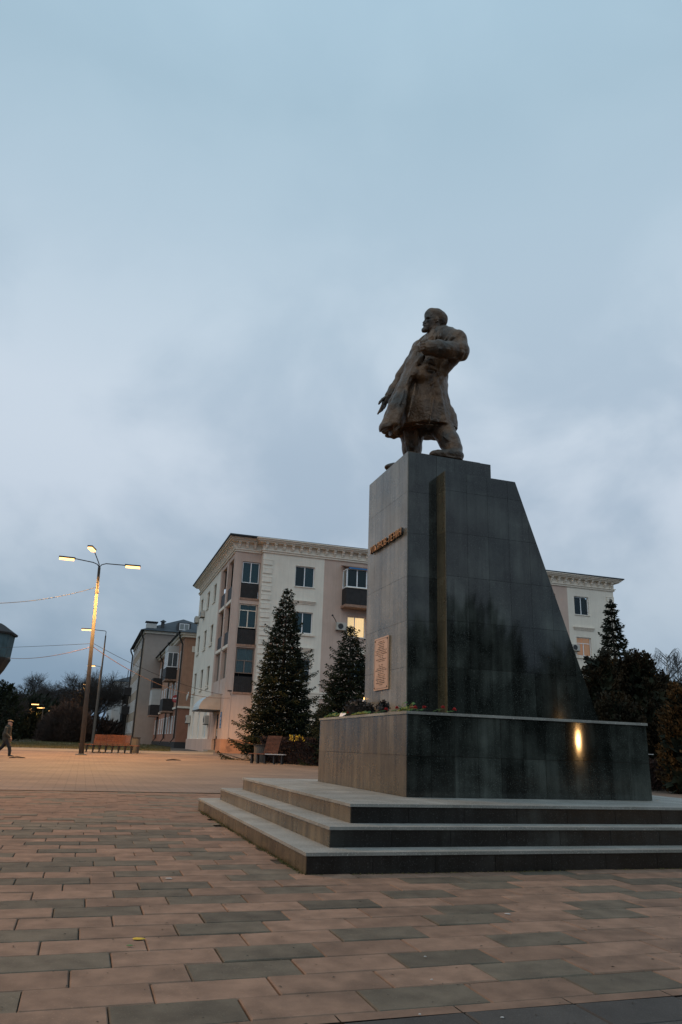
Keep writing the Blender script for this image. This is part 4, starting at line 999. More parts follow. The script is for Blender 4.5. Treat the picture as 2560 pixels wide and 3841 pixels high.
# quoins
for ux0, ux1 in ((1.98, 2.68), (32.72, 33.44)):
    for k in range(14):
        z = 13.62 - .665 * k
        if z < 4.3: break
        MB().box((ux0, z, -.07), (ux1, z + .36, -.001), FM).build('quoin', 'plaster_w', WB); MB().box((ux0 - .02, z + .361, -.085), (ux1 + .02, z + .41, -.001), FM).build('quoin_ledge', 'trim', WB)
# label mouldings over the middle windows, string course, upper-floor ledges
for a, b in ((4.38, 6.22), (29.10, 31.2)):
    for z in (10.88, 7.38): 
        MB().box((a + .10, z, -.06), (b - .10, z + .10, -.001), FM).build('hood_moulding', 'trim', WB); MB().box((a + .05, z + .101, -.12), (b - .05, z + .19, -.001), FM).build('hood_moulding', 'trim', WB); MB().box((a, z + .191, -.18), (b, z + .25, -.001), FM).build('hood_moulding', 'trim', WB)
    for z in (8.50,): MB().box((a + .04, z, -.12), (b, z + .14, -.001), FM).build('ledge', 'trim', WB)
for x in (8.6, 12.2, 15.8, 19.4, 23.0):      # small pediments on the pink part
    z = 7.45; MB().box((x, z, -.10), (x + 1.94, z + .10, -.001), FM).build('hood_moulding', 'trim', WB)
    MB().prism([(x, z + .11), (x + 1.94, z + .11), (x + .97, z + .62)], -.09, -.001, FM).build('pediment', 'trim', WB)
for k in range(3): MB().box((1.97, 4.0 + .17 * k, -.06 - .02 * k), (X1, 4.12 + .17 * k, -.002), FM).build('string_course', 'trim', WB)
for t in (9.35, 13.05, 17.15): 
    for z in (8.55, 5.03): MB().box((t - .8, z - .10, -.09), (t + .8, z + .06, -.072), LF).build('sill_drip', 'trim', WB)
MB().box((-.045, -.045, .951), (.40, -.002, 14.5)).build('corner_pilaster', 'plaster_p', WB)
for a, b in ((0, .48), (2.82, 3.42), (5.9, 6.5)): MB().box((a + .02, .96, -.05), (b, 14.5, -.002), LF).build('pilaster', 'plaster_p', WB)
# glazed balcony on the pink wall
for bi, (x, glazed) in enumerate(((8.30, True), (15.4, False), (22.6, False))):
    z = 11.02
    MB().box((x - .08, YM - 1.10, z - .22), (x + 3.2, YM - .001, z - .02)).build('balcony_slab', 'rust', WB)
    for k in range(8): MB().box((x + .39 * k, YM - 1.05, z), (x + .39 * k + .385, YM - 1.01, z + 1.25)).build('balcony_board', 'balc', WB)
    MB().box((x, YM - 1.0, z), (x + .03, YM - .002, z + 1.25)).build('balcony_side', 'balc', WB)
    if glazed:
        tfb = lambda u, v, w: (u, YM - 1.05 + w, v); zz = z + 1.30
        gw = window(tfb, x, x + 3.12, zz, zz + 1.45, WB, kind='dark', split=(.27, .52, .77), d=.0, sill=True, fw=.07)
        tfs = lambda u, v, w: (x + w, u, v); window(tfs, YM - 1.0, YM - .05, zz, zz + 1.45, WB, kind='pale', split=(), d=.0, sill=False, fw=.07)
        MB().add([(x - .12, YM - 1.25, zz + 1.52), (x + 3.3, YM - 1.25, zz + 1.52), (x + 3.3, YM - .01, zz + 1.90), (x - .12, YM - .01, zz + 1.90)], [(0, 1, 2, 3), (3, 2, 1, 0)]).build('balcony_roof', 'rust', WB)
        MB().box((x + .1, YM - 1.26, zz + 1.40), (x + 3.3, YM - 1.20, zz + 1.515)).build('balcony_fascia', 'sign_b', WB)

def wall_point(u, z, face, off=0.):
    if face == 'front': q = E0[:2] + B2 * u + A2 * (YM - off)
    else: q = E0[:2] + A2 * u - B2 * off
    return (q[0], q[1], E0[2] + z)
def ac_unit(label, u, z, face, s=1.0, fan=True):
    t = thing('air_conditioner', label, 'air conditioner', wall_point(u, z, face, .03), PSI if face == 'front' else PSI - math.pi / 2, 'air conditioner units on the facades')
    MB().box((-.40 * s, -.34, 0), (.40 * s, 0, .56 * s)).build('casing', 'ac', t, bevel=.015)
    fm = MB().lathe([(.21, 0), (.21, .012), (.17, .016), (.17, .004), (.02, .004)], n=20).build('fan_grille', 'darkmetal', t); fm.matrix_local = Matrix.Translation((-.08, -.345, .28 * s)) @ Matrix.Rotation(R(90), 4, 'X')
    for x in (-.3, .3): MB().box((x - .02, -.36, -.05), (x + .02, 0, -.01)).build('bracket', 'darkmetal', t)
ac_unit('air conditioner box on the pink wall beside the lit window', 8.25, 9.12, 'front')
ac_unit('air conditioner box beside the orange lit window at the right end of the white building', 29.02, 9.05, 'front', .95)
def lft(px, py): return local(px, py, E0, 'left')
ac_unit('upper of the two air conditioners high on the left side wall', 14.9, 11.72, 'left', 1.1)
ac_unit('farther of the two air conditioners high on the left side wall', 18.6, 11.72, 'left', 1.1)
ac_unit('air conditioner at the far lower corner of the left side wall', 18.2, 2.35, 'left', 1.25)
ac_unit('air conditioner under the door canopy', 6.9, 2.05, 'left', 1.2)
# satellite dish, sign, camera
t = thing('satellite_dish', 'round pale satellite dish on the left side wall of the white building', 'satellite dish', wall_point(17.2, 4.7, 'left', .55), PSI - math.pi / 2)
MB().lathe([(.02, .10), (.25, .06), (.42, 0), (.43, -.01), (.25, .045), (.02, .085)], n=20).build('dish', 'ac', t).matrix_local = Matrix.Rotation(R(80), 4, 'X')
MB().tube([(0, .0, 0), (0, .35, -.12), (0, .52, -.05)], .02, 6).build('arm', 'darkmetal', t)
t = thing('house_sign', 'tall narrow blue sign plate beside the dark door', 'sign', wall_point(1.0, 1.70, 'left', .03), PSI)
MB().box((-.012, -.24, 0), (0, .24, 1.10)).build('plate', 'sign_b', t)
sg = MB()
for k, (zz, w) in enumerate(((.98, .3), (.90, .2), (.70, .34), (.62, .26), (.42, .3), (.34, .22), (.14, .3))): sg.box((-.015, -w / 2, zz - .02), (-.0125, w / 2, zz + .015))
tag(sg.build('lettering', 'white', t), kind='stuff')
t = thing('security_camera', 'small dark security camera on an arm at the building corner beside the spruce', 'camera', wall_point(.35, 3.95, 'front', -.5), PSI)
MB().tube([(0, 0, 0), (-.12, -.35, .22), (-.1, -.45, .25)], .018, 6).build('arm', 'darkmetal', t); MB().box((-.32, -.52, .22), (-.02, -.40, .32)).build('housing', 'darkmetal', t)
t = thing('wall_lamp', 'small lit white lamp over the ground floor entrance behind the spruces', 'lamp', wall_point(5.6, 2.15, 'front', .05), PSI)
MB().box((-.22, -.30, 0), (.22, 0, .06)).build('housing', 'white', t); MB().box((-.20, -.28, -.03), (.20, -.02, -.002)).build('diffuser', mat('wall_lamp_glow', (1, .9, .8), .5, emit=(1, .82, .58), estr=6), t)
t = thing('street_light_arm', 'thin dark bracket arm sticking out of the pink wall above the air conditioner', 'bracket', wall_point(7.95, 9.65, 'front', .02), PSI)
MB().tube([(0, 0, 0), (-.30, -.55, .18), (-.75, -1.3, .33)], .03, 6).build('arm', 'darkmetal', t); MB().lathe([(.06, 0), (.09, .05), (.05, .12)], c=(-.78, -1.36, .28), n=10).build('lamp_head', 'darkmetal', t)

# ================================================================== THE STREET OF HOUSES ON THE LEFT
def simple_window(tf, u, v, w, h, parent, frame='pvc', pane='winpane', d=-.03):
    f = MB(); b = .07
    f.box((u, v, d), (u + w, v + b, -.002), tf); f.box((u, v + h - b, d), (u + w, v + h, -.002), tf); f.box((u, v + b, d), (u + b, v + h - b, -.002), tf); f.box((u + w - b, v + b, d), (u + w, v + h - b, -.002), tf); f.box((u + w / 2 - b / 2, v + b, d), (u + w / 2 + b / 2, v + h - b, -.002), tf)
    o = f.build('window', frame, parent); MB().box((u + b, v + b, d * .5), (u + w - b, v + h - b, -.002), tf).build('pane', pane, o); return o
P3 = np.array([-15.43, 76., .3]); P3[2] = gz(76)
PB = thing('apartment_building', 'three storey brown orange building with dark box balconies and black downpipes', 'building', P3, PSI)
L3, H3 = 52., 10.75
MB().box((0, 0, -.4), (12, L3, 3.75)).build('wall', 'brick_d', PB); MB().box((.001, .001, 3.95), (11.99, L3, H3)).build('wall', 'brick_o', PB)
MB().box((-.12, -.12, 3.751), (12, L3, 3.949)).build('string_course', 'trim', PB)
MB().box((-.08, -.08, -.4), (1, L3, .55)).build('base', 'darkmetal', PB)
MB().box((-.30, -.30, H3 + .001), (12, L3, H3 + .22)).build('cornice_band', 'trim', PB); MB().box((-.5, -.5, H3 + .221), (12, L3, H3 + .42)).build('cornice_band', 'trim', PB)
MB().add([(-.75, -.75, H3 + .43), (12.5, -.75, H3 + .43), (12.5, L3, H3 + .43), (-.75, L3, H3 + .43), (6, 5, H3 + 3.0), (6, L3 - 5, H3 + 3.0)], [(0, 1, 4), (1, 2, 5, 4), (2, 3, 5), (3, 0, 4, 5), (0, 3, 2, 1)]).build('roof', 'roofm', PB)
MB().box((.8, -.06, 9.3), (5, -.002, 9.9)).build('frieze_panel', 'trim', PB)
L0 = left(0.)
for j, z in enumerate((1.35, 4.75, 7.85)):
    for k in range(18):
        t = 1.4 + 2.75 * k
        if t > L3 - 2: break
        simple_window(L0, t, z, 1.25, 1.75, PB, pane='winblank' if (j == 0 or k % 3 != 1) else 'winpane')
for k, t in enumerate((.25, 10.5, 20.5, 31.5, 42.5)):
    MB().tube([(-.55, t, H3 + .4), (-.52, t, H3), (-.16, t, H3 - .7), (-.16, t, .9), (-.55, t, .35)], .10, 6).build('downpipe', 'pipe', PB)
    MB().box((-.72, t - .2, H3 + .35), (-.38, t + .2, H3 + .65)).build('gutter_hopper', 'pipe', PB)
def box_balcony(t, z, glaze=None, parent=PB):
    MB().box((-1.15, t, z - .15), (-.001, t + 3.1, z)).build('balcony_slab', 'rust', parent)
    MB().box((-1.15, t, z + .001), (-1.10, t + 3.1, z + 1.25)).build('balcony_front', 'balc', parent)
    MB().box((-1.099, t, z + .001), (-.002, t + .04, z + 1.25)).build('balcony_side', 'balc', parent)
    if glaze == 'glass':
        MB().box((-1.12, t, z + 1.26), (-1.06, t + 3.1, z + 1.4)).build('glazing_rail', 'pvc', parent)
        tfq = lambda u, v, w: (u, t + w, v); simple_window(tfq, -1.12, z + 1.26, 1.1, 1.55, parent); tfr = lambda u, v, w: (-1.12 + w, u, v)
        for k in range(3): simple_window(tfr, t + 1.02 * k, z + 1.26, 1.0, 1.55, parent)
        MB().box((-1.15, t, z + 2.82), (-.002, t + 3.1, z + 3.5)).build('glazing_head', 'palegrey', parent)
    if glaze == 'sheet': MB().box((-1.13, t, z + 1.26), (-.003, t + 3.1, z + 3.2)).build('white_sheeting', 'palegrey', parent)
box_balcony(4.6, 6.85, 'glass'); box_balcony(4.6, 3.60)
box_balcony(20.2, 6.85); box_balcony(20.2, 3.60, 'sheet')
box_balcony(36.5, 6.85, 'glass'); box_balcony(36.5, 3.60)
# red round shop sign
sg_p = at(660, 2621, 77.4)
t = thing('shop_sign', 'round red shop sign with blurred white lettering hanging from the brown building', 'sign', sg_p, PSI - .55)
o = MB().lathe([(.38, -.05), (.38, .05)], n=28).build('disc', 'sign_r', t); o.matrix_local = Matrix.Rotation(R(90), 4, 'X')
lg = MB()
for a, b, z0_, z1_ in ((-.27, -.19, -.02, .09), (-.15, -.10, 0, .07), (-.08, .02, -.01, .08), (.04, .12, .0, .09), (.14, .24, .01, .08), (-.24, .22, -.13, -.11)): lg.box((a, -.062, z0_), (b, -.052, z1_))
tag(lg.build('lettering', 'white', t), kind='stuff')
MB().box((.38, -.02, -.25), (.85, .02, -.21)).build('arm', 'darkmetal', t)

P5 = np.array([-25.65, 100., .3]); P5[2] = gz(100) - .2
TB = thing('apartment_building', 'tall five storey taupe building with blank end wall, dark hipped roof and dormer', 'building', P5, PSI)
H5, L5 = 14.45, 24.
MB().box((0, 0, -.6), (11.5, L5, H5)).build('wall', 'taupe', TB)
MB().box((-.02, .02, -.6), (-.001, L5, H5 - .01)).build('side_wall', 'taupe2', TB)
MB().box((-.2, -.2, H5 + .001), (11.7, L5, H5 + .35)).build('cornice_band', 'trim', TB)
MB().add([(-.7, -.7, H5 + .36), (12.2, -.7, H5 + .36), (12.2, L5, H5 + .36), (-.7, L5, H5 + .36), (5.4, 5.5, H5 + 3.1), (5.4, L5 - 5, H5 + 3.1)], [(0, 1, 4), (1, 2, 5, 4), (2, 3, 5), (3, 0, 4, 5), (0, 3, 2, 1)]).build('roof', 'roofm', TB)
dm = MB().box((4.1, -.1, H5 + .6), (5.9, 1.6, H5 + 1.75)).build('dormer', 'darkmetal', TB); simple_window(lambda u, v, w: (u, -.1 + w, v), 4.35, H5 + .75, 1.3, .9, dm if False else TB, pane='curtain_w')
MB().box((.0, .2, H5 + .5), (1.35, 1.4, H5 + 1.35)).build('chimney', 'palegrey', TB); MB().box((-.15, .1, H5 + 1.55), (1.5, 1.5, H5 + 1.66)).build('chimney_cap', 'darkmetal', TB)
for x in (.05, .45, .85, 1.25): MB().box((x, .3, H5 + 1.36), (x + .05, .35, H5 + 1.549)).build('cap_post', 'darkmetal', TB)
MB().box((1.95, .6, H5 + .8), (2.4, 1.0, H5 + 1.75)).build('chimney', 'darkmetal', TB); MB().add([(1.8, .4, H5 + 1.8), (2.6, .4, H5 + 1.8), (2.6, 1.2, H5 + 1.8), (1.8, 1.2, H5 + 1.8), (2.2, .8, H5 + 2.1)], [(0, 1, 4), (1, 2, 4), (2, 3, 4), (3, 0, 4), (3, 2, 1, 0)]).build('chimney_cap', 'darkmetal', TB)
L1 = left(-.02)
for j in range(5):
    for k in range(7): simple_window(L1, 1.6 + 3.15 * k, 1.6 + 2.85 * j, 1.4, 1.6, TB, pane='winblank' if (j * 3 + k) % 4 else 'winpane')
for t in (.35, L5 - .5): MB().tube([(-.6, t, H5 + .35), (-.55, t, H5), (-.2, t, H5 - .7), (-.2, t, 0)], .13, 6).build('downpipe', 'pipe', TB)
for z in (4.4, 7.2): MB().box((-1.1, 18, z), (-.03, 20.6, z + 1.2)).build('balcony_front', 'balc', TB)

P6 = np.array([-43.36, 150., gz(150)])
GB = thing('apartment_building', 'pale grey gabled building far down the street beside bare trees', 'building', P6, PSI)
MB().box((0, 0, -1), (9, 40, 11)).build('wall', 'palegrey', GB); MB().box((-.15, -.15, 11.001), (9, 40, 11.25)).build('cornice_band', 'trim', GB)
MB().add([(-.5, -.5, 11.26), (9.5, -.5, 11.26), (9.5, 40, 11.26), (-.5, 40, 11.26), (4.5, 4, 13.2), (4.5, 38, 13.2)], [(0, 1, 4), (1, 2, 5, 4), (2, 3, 5), (3, 0, 4, 5), (0, 3, 2, 1)]).build('roof', 'roofm', GB)
for x in (2.2, 5.1): MB().box((x, 1, 11.8), (x + .15, 1.15, 13.6)).build('antenna', 'darkmetal', GB)
P7 = np.array([-33.6, 128., gz(128)])
DB = thing('apartment_building', 'dark brown balconied block between the pale grey and the tall taupe building', 'building', P7, PSI)
MB().box((0, 0, -1), (4.5, 17, 8.6)).build('wall', 'brick_d', DB)
MB().add([(-.5, -.5, 8.61), (5, -.5, 8.61), (5, 17, 8.61), (-.5, 17, 8.61), (2.2, 3, 10.2), (2.2, 15, 10.2)], [(0, 1, 4), (1, 2, 5, 4), (2, 3, 5), (3, 0, 4, 5), (0, 3, 2, 1)]).build('roof', 'roofm', DB)
for t, z, m_ in ((1, 6.2, 'balc'), (1, 3.4, 'balc'), (6, 6.2, 'taupe'), (6, 3.4, 'balc'), (10.5, 4.8, 'palegrey'), (11, 2.2, 'balc')):
    MB().box((-1.5, t, z), (-.001, t + 2.6, z + 1.3)).build('balcony_front', m_, DB)
    simple_window(lambda u, v, w: (u, t + w, v), -1.45, z + 1.31, 1.4, 1.4, DB)

# old water tower head at the left edge
tw = at(-62, 2420, 62)
WT = thing('water_tower', 'old water tower with grey blue sheeted tank cut by the left picture edge', 'tower', (tw[0], tw[1], gz(62)), .25)
base = gz(62); e_top = at(50, 2376, 62)[2] - base; e_bot = at(40, 2468, 62)[2] - base; r_ = at(50, 2376, 62)[0] - tw[0]
MB().lathe([(r_ * .97, e_bot), (r_ * .97 + .12, e_top - .12)], n=8, ph=.3).build('tank', 'tower', WT)
MB().lathe([(r_ * 1.10, e_top - .15), (r_ * 1.12, e_top), (r_ * .6, e_top + .75), (.1, e_top + 1.0)], n=8, ph=.3).build('roof', 'towerd', WT)
MB().lathe([(1.25, -.5), (1.3, e_bot - 1.9), (1.9, e_bot - .95), (r_ * .99, e_bot - .14), (r_ * 1.0, e_bot - .01)], n=8, ph=.3).build('tower_shaft', 'towerd', WT)
MB().tube([(r_ * .62, -.4, e_bot - .75), (r_ * .62, -.4, e_bot - 1.2), (r_ * .40, -.4, e_bot - 1.25)], .04, 5).build('ladder_bracket', 'darkmetal', WT)
# ================================================================== LAMPS AND WIRES
def lum(parent, p, direction, name='luminaire', L_=.75, w=.26, glow='lampglow', power=0):
    """flat street luminaire along 'direction' (horizontal) starting at p"""
    d = np.array([*direction, 0.]); d /= np.linalg.norm(d); n = np.array([-d[1], d[0], 0]); p = np.array(p, float); up = np.array([0, 0, 1.])
    tf = lambda u, v, w_: tuple(p + d * u + n * v + up * w_)
    h = MB().box((0, -w / 2, -.01), (L_, w / 2, .07), tf).build(name, 'darkmetal', parent)
    MB().box((.05, -w / 2 + .02, -.10), (L_ - .03, w / 2 - .02, -.012), tf).build('lamp_lens', glow, h)
    if power:
        ld = bpy.data.lights.new('lamp_light', 'SPOT'); ld.spot_size = R(150); ld.spot_blend = .4; ld.energy = power; ld.color = (1, .48, .13); ld.shadow_soft_size = .12
        lo = bpy.data.objects.new('lamp_light', ld); COL.objects.link(lo); lo.parent = parent; lo.location = tuple(p + d * L_ * .8 - up * .45)
def lamp_triple(label, base, top_off, power, heads, group='triple street lamps'):
    t = thing('street_lamp', label, 'street lamp', base)
    tp = np.array(top_off); MB().lathe([(.30, 0), (.28, .03), (.14, .06), (.13, .12)], n=12).build('base_plate', 'darkmetal', t)
    MB().tube([(0, 0, .05), tp * .5, tp * .86], [.135, .105, .08], 12).build('pole', 'metal', t, smooth=True)
    for k, a in enumerate((0, 2.1, 4.2)):
        o = np.array([math.cos(a), math.sin(a), 0]) * .05; MB().tube([tp * .84 + o, tp * .985 + o], .032, 6).build('arm_riser', 'metal', t)
    MB().tube([tp * .84, tp * .855], .11, 8).build('collar', 'darkmetal', t)
    for (dx, dy, rise, ln) in heads:
        d = np.array([dx, dy, 0.]); d /= np.linalg.norm(d); s = tp * .985
        pts = [s, s + d * .12 + (0, 0, .16), s + d * .35 + (0, 0, .24), s + d * ln + (0, 0, .24 + rise)]
        MB().tube(pts, .028, 6).build('arm', 'darkmetal', t); lum(t, pts[-1] + (0, 0, -.02), d[:2], power=power, L_=.85)
    return t
lb = gp(305, 2832); ltop = at(374, 2118, lb[1]) - lb
T1 = lamp_triple('tall grey street lamp with three lit arms standing on the plaza', lb, ltop, 3700, ((-1, -.35, .10, 1.30), (1, .25, .0, 1.35), (.06, -1, .35, 1.5)))
def lamp_single(label, px, py, D, power, arm=(-1, -.15), al=1.9, r0=.11):
    """lamp whose luminaire starts at pixel (px, py) at distance D"""
    head = at(px, py, D); base = np.array([head[0] + al + .3, D + .2, gz(D)]); H = head[2] - base[2]
    t = thing('street_lamp', label, 'street lamp', base, 0, 'street lamps receding down the avenue')
    MB().tube([(0, 0, 0), (.0, 0, H * .5), (-.05, 0, H - .35)], [r0, r0 * .75, r0 * .5], 8).build('pole', 'metal', t)
    d = np.array([*arm, 0.]); d /= np.linalg.norm(d)
    MB().tube([(-.05, 0, H - .35), (-.05, 0, H - .02), (-.14, 0, H + .04), (-al + .8, -.1, H + .10)], .03, 5).build('arm', 'darkmetal', t)
    lum(t, (-al + .8, -.1, H + .10), d[:2], power=power, L_=.95)
lamp_single('second street lamp behind the tall triple lamp, single arm to the left', 300, 2364, 62, 900, al=1.9)
lamp_single('third street lamp in the row, lit, half hidden by the front poles', 324, 2499, 92, 700, al=1.5)
lamp_single('fourth lit street lamp in the row above the brown bush', 308, 2568, 118, 500, al=1.5)
lamp_single('fifth lit street lamp in the row against the bare trees', 314, 2601, 146, 300, al=1.5)
lamp_single('farthest lit street lamp in the row, over the lamplit branch', 315, 2638, 185, 300, al=1.5)
for lab, px, py, D in (('left small distant street lamp against the dark trees', 114, 2643, 98), ('middle small distant street lamp against the dark trees', 136, 2656, 103), ('right small distant street lamp, nearest the brown bush', 161, 2667, 108)):
    lamp_single(lab, px, py, D, 120, al=1.4)
# the plaza's other lamps, outside the picture, whose light falls on the monument and shows in its polish
lamp_triple('triple street lamp on the left of the plaza outside the picture', (-13.5, 13.0, 0), (0, 0, 9.6), 2000, ((-1, -.3, .1, 1.3), (1, .2, 0, 1.3), (0, -1, .2, 1.4)))
def lantern_mirror(px, py, dist):
    d = ray(px, py); n = np.array([*A2, 0]); O = AB(0, PY0); P0 = np.array([0, 0, EYE]); k = ((O - P0) @ n) / (d @ n); P = P0 + d * k
    r_ = d - 2 * (d @ n) * n; r_ = r_ / math.hypot(r_[0], r_[1]); return P + r_ * dist
lp = lantern_mirror(2170, 2774, 24)
t = thing('park_lantern', 'lit park lantern behind the viewer, mirrored in the polished plinth', 'lantern', (lp[0], lp[1], 0))
MB().tube([(0, 0, 0), (0, 0, lp[2] - .35)], .06, 8).build('post', 'darkmetal', t)
MB().lathe([(.04, -.25), (.07, -.18), (.08, 0), (.07, .14), (.03, .2)], c=(0, 0, lp[2]), n=14).build('glass_globe', mat('lantern_glow', (1, .8, .5), .5, emit=(1, .55, .20), estr=300), t)

def wire(name, label, pts, r=.014, material='ribbon', sag=0):
    P = [np.array(p) for p in pts]; out = []
    a, b = P[0], P[-1]
    for k in range(15):
        s = k / 14; q = a * (1 - s) + b * s; q = q - np.array([0, 0, sag * 4 * s * (1 - s)]); out.append(q)
    o = MB().tube(out, r, 5).build(name, material); return tag(o, label, 'cable')
pt = at(361, 2203, lb[1]); wire('cable', 'black cable from near the triple lamp top to the left picture edge', (pt, at(-60, 2264, 34)), sag=.22)
pt = at(345, 2414, lb[1]); wire('cable', 'thin dark cable from the lamp pole towards the water tower', (pt, at(-20, 2430, 52)), r=.012, sag=.02)
pt2 = at(343, 2427, lb[1]); wire('cable', 'cable coloured pale orange as lamplit from the lamp pole to the water tower', (pt2, at(30, 2468, 58)), r=.018, material='rust', sag=.25)  # lamp light on this cable and the next put into their orange colour
cw = np.array(wall_point(.3, 3.75, 'front', -.5)); wire('cable', 'lower cable coloured as lamplit, sagging from lamp pole to the white building corner', (at(348, 2425, lb[1]), cw), r=.018, material='rust', sag=.75)
cw2 = np.array(wall_point(.6, 4.0, 'left', .1)); wire('cable', 'upper thin cable from the lamp pole to the white building corner', (at(352, 2414, lb[1]), cw2), r=.012, sag=.35)
for q, lab in ((pt, 'small dark junction fitting where the upper cable meets the triple lamp'),):
    pass

# ================================================================== TREES
def needles_mesh(P, Dv, L_, W_):
    """diamond shaped needle sprays: centre base P, direction Dv, length, width"""
    n = len(P); Dv = Dv / np.linalg.norm(Dv, axis=1, keepdims=True); up = rng.normal(0, 1, (n, 3)); S_ = np.cross(Dv, up); S_ /= np.linalg.norm(S_, axis=1, keepdims=True) + 1e-9
    V = np.empty((n, 4, 3)); L_ = np.broadcast_to(L_, (n,))[:, None]; W_ = np.broadcast_to(W_, (n,))[:, None]
    V[:, 0] = P; V[:, 1] = P + Dv * L_ * .45 + S_ * W_; V[:, 2] = P + Dv * L_; V[:, 3] = P + Dv * L_ * .45 - S_ * W_
    return V.reshape(-1, 3), np.arange(n * 4).reshape(-1, 4)
def spruce(label, base, H, W_, seed, whorls=26, material='needle', cones=False, lowest=.05, density=1.0, gap=0., shape=.85, fill=1.):
    r = np.random.default_rng(seed); t = thing('spruce_tree', label, 'tree', base)
    MB().tube([(0, 0, 0), (.02, 0, H * .5), (0, .02, H * .985)], [.017 * H + .03, .011 * H, .01], 8).build('trunk', 'bark', t)
    P = []; D = []; LL = []; limbs = MB()
    hs = lowest + (1 - lowest) * (np.linspace(0, 1, whorls) ** .92)
    for wi, hf in enumerate(hs[:-1]):
        z0 = H * hf; Lm = W_ * (1 - hf) ** shape + .06
        nb = int(5 + 3 * (1 - hf)); ph = r.uniform(0, 6.28)
        for b in range(nb):
            if r.random() < gap: continue
            az = ph + 2 * np.pi * b / nb + r.normal(0, .18); L = Lm * r.uniform(.62, 1.2)
            el0 = np.interp(hf, [0, .5, .85, 1], [-.22, -.10, .35, .9]) + r.normal(0, .06); droop = np.interp(hf, [0, .6, 1], [.32, .22, .0])
            n = max(6, int(L / .085)); s = np.linspace(.06, 1, n); d2 = np.array([np.cos(az), np.sin(az)])
            zz = z0 + L * (np.sin(el0) * s - droop * s * (1 - s) * 1.2 + .12 * s ** 3); C = np.c_[d2[0] * L * s * np.cos(el0), d2[1] * L * s * np.cos(el0), zz]
            if L > .5: limbs.tube([C[0], C[n // 2], C[-1]], [.018 * L, .010 * L, .003], 4, cap=False)
            side = np.array([-d2[1], d2[0], 0]); fwd = np.array([d2[0], d2[1], .05])
            for i in range(n):
                tw = (.10 + .34 * L * (1 - s[i]) ** .7 * min(1, s[i] * 3)) * r.uniform(.7, 1.15)
                for sd in (-1, 1):
                    m_ = max(3, int(tw / .036 * density))
                    u = np.linspace(.1, 1, m_); dirv = side * sd * .8 + fwd * .65; dirv = dirv / np.linalg.norm(dirv)
                    Q = C[i] + dirv * (u * tw)[:, None] - np.array([0, 0, 1]) * (u ** 1.5 * tw * r.uniform(.1, .45))[:, None] + r.normal(0, .012, (m_, 3))
                    dv = dirv + fwd * .6 + r.normal(0, .35, (m_, 3)); dv[:, 2] -= .12
                    P.append(Q); D.append(dv); LL.append(r.uniform(.06, .105, m_))
                k = 3; P.append(np.repeat(C[i][None], k, 0)); D.append(fwd + r.normal(0, .4, (k, 3))); LL.append(r.uniform(.06, .11, k))
            k = 6; P.append(np.repeat(C[-1][None], k, 0)); D.append(fwd * 1.2 + np.array([0, 0, .25]) + r.normal(0, .28, (k, 3))); LL.append(r.uniform(.07, .12, k))
    k = 60; P.append(np.c_[r.normal(0, .015, k), r.normal(0, .015, k), H * r.uniform(.93, 1.0, k)]); D.append(np.c_[r.normal(0, .5, k), r.normal(0, .5, k), np.full(k, .8)]); LL.append(r.uniform(.06, .13, k))
    P = np.concatenate(P); D = np.concatenate(D); LL = np.concatenate(LL)
    V, F = needles_mesh(P, D, LL, LL * .30)
    raw('crown', V, F, material, t); limbs.build('limbs', 'bark', t)
    k = int(11000 * fill * H / 8); f = lowest * .6 + (1 - lowest) * (1 - np.sqrt(r.uniform(.002, 1, k))); rad = (W_ * (1 - f) ** shape) * np.sqrt(r.uniform(0, 1, k)) * .74; az = r.uniform(0, 6.28, k)
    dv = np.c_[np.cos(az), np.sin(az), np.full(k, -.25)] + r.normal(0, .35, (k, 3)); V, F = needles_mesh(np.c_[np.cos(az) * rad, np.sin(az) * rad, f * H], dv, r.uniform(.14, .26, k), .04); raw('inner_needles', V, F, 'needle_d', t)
    if cones:
        k = 170; zz = r.uniform(.60, .93, k) * H; rad = W_ * (1 - zz / H) ** shape * r.uniform(.25, .95, k); az = r.uniform(0, 6.28, k); Pc = np.c_[np.cos(az) * rad, np.sin(az) * rad, zz - .05]
        V, F = needles_mesh(Pc, np.c_[r.normal(0, .1, (k, 2)), -np.ones(k)], r.uniform(.10, .17, k), .028); tag(raw('cones', V, F, 'cone', t), kind='stuff')
    return t
def tree_base(px, D): p = at(px, 2800, D); return (p[0], D, gz(D))
def tree_h(px, py, D): return at(px, py, D)[2] - gz(D)
spruce('tall broad spruce with rusty cones between the bench and the white building', tree_base(1046, 41.5), tree_h(1050, 2208, 41.5), 2.75, 1, whorls=31, cones=True, shape=.80)
spruce('smaller dark spruce just left of the pedestal, behind the plinth', tree_base(1304, 37), tree_h(1314, 2352, 37), 2.35, 2, whorls=25, material='needle', shape=.70)
spruce('low dark young spruce tucked behind the plinth at its left end', tree_base(1200, 38.5), 2.6, 1.2, 8, whorls=14, material='needle_d')
spruce('slender dark spruce with gappy tiers rising over the thuja clump', tree_base(2333, 30), tree_h(2333, 2250, 30), 1.75, 3, whorls=21, material='needle_d', gap=.05, shape=.95, density=1.5, fill=.5)
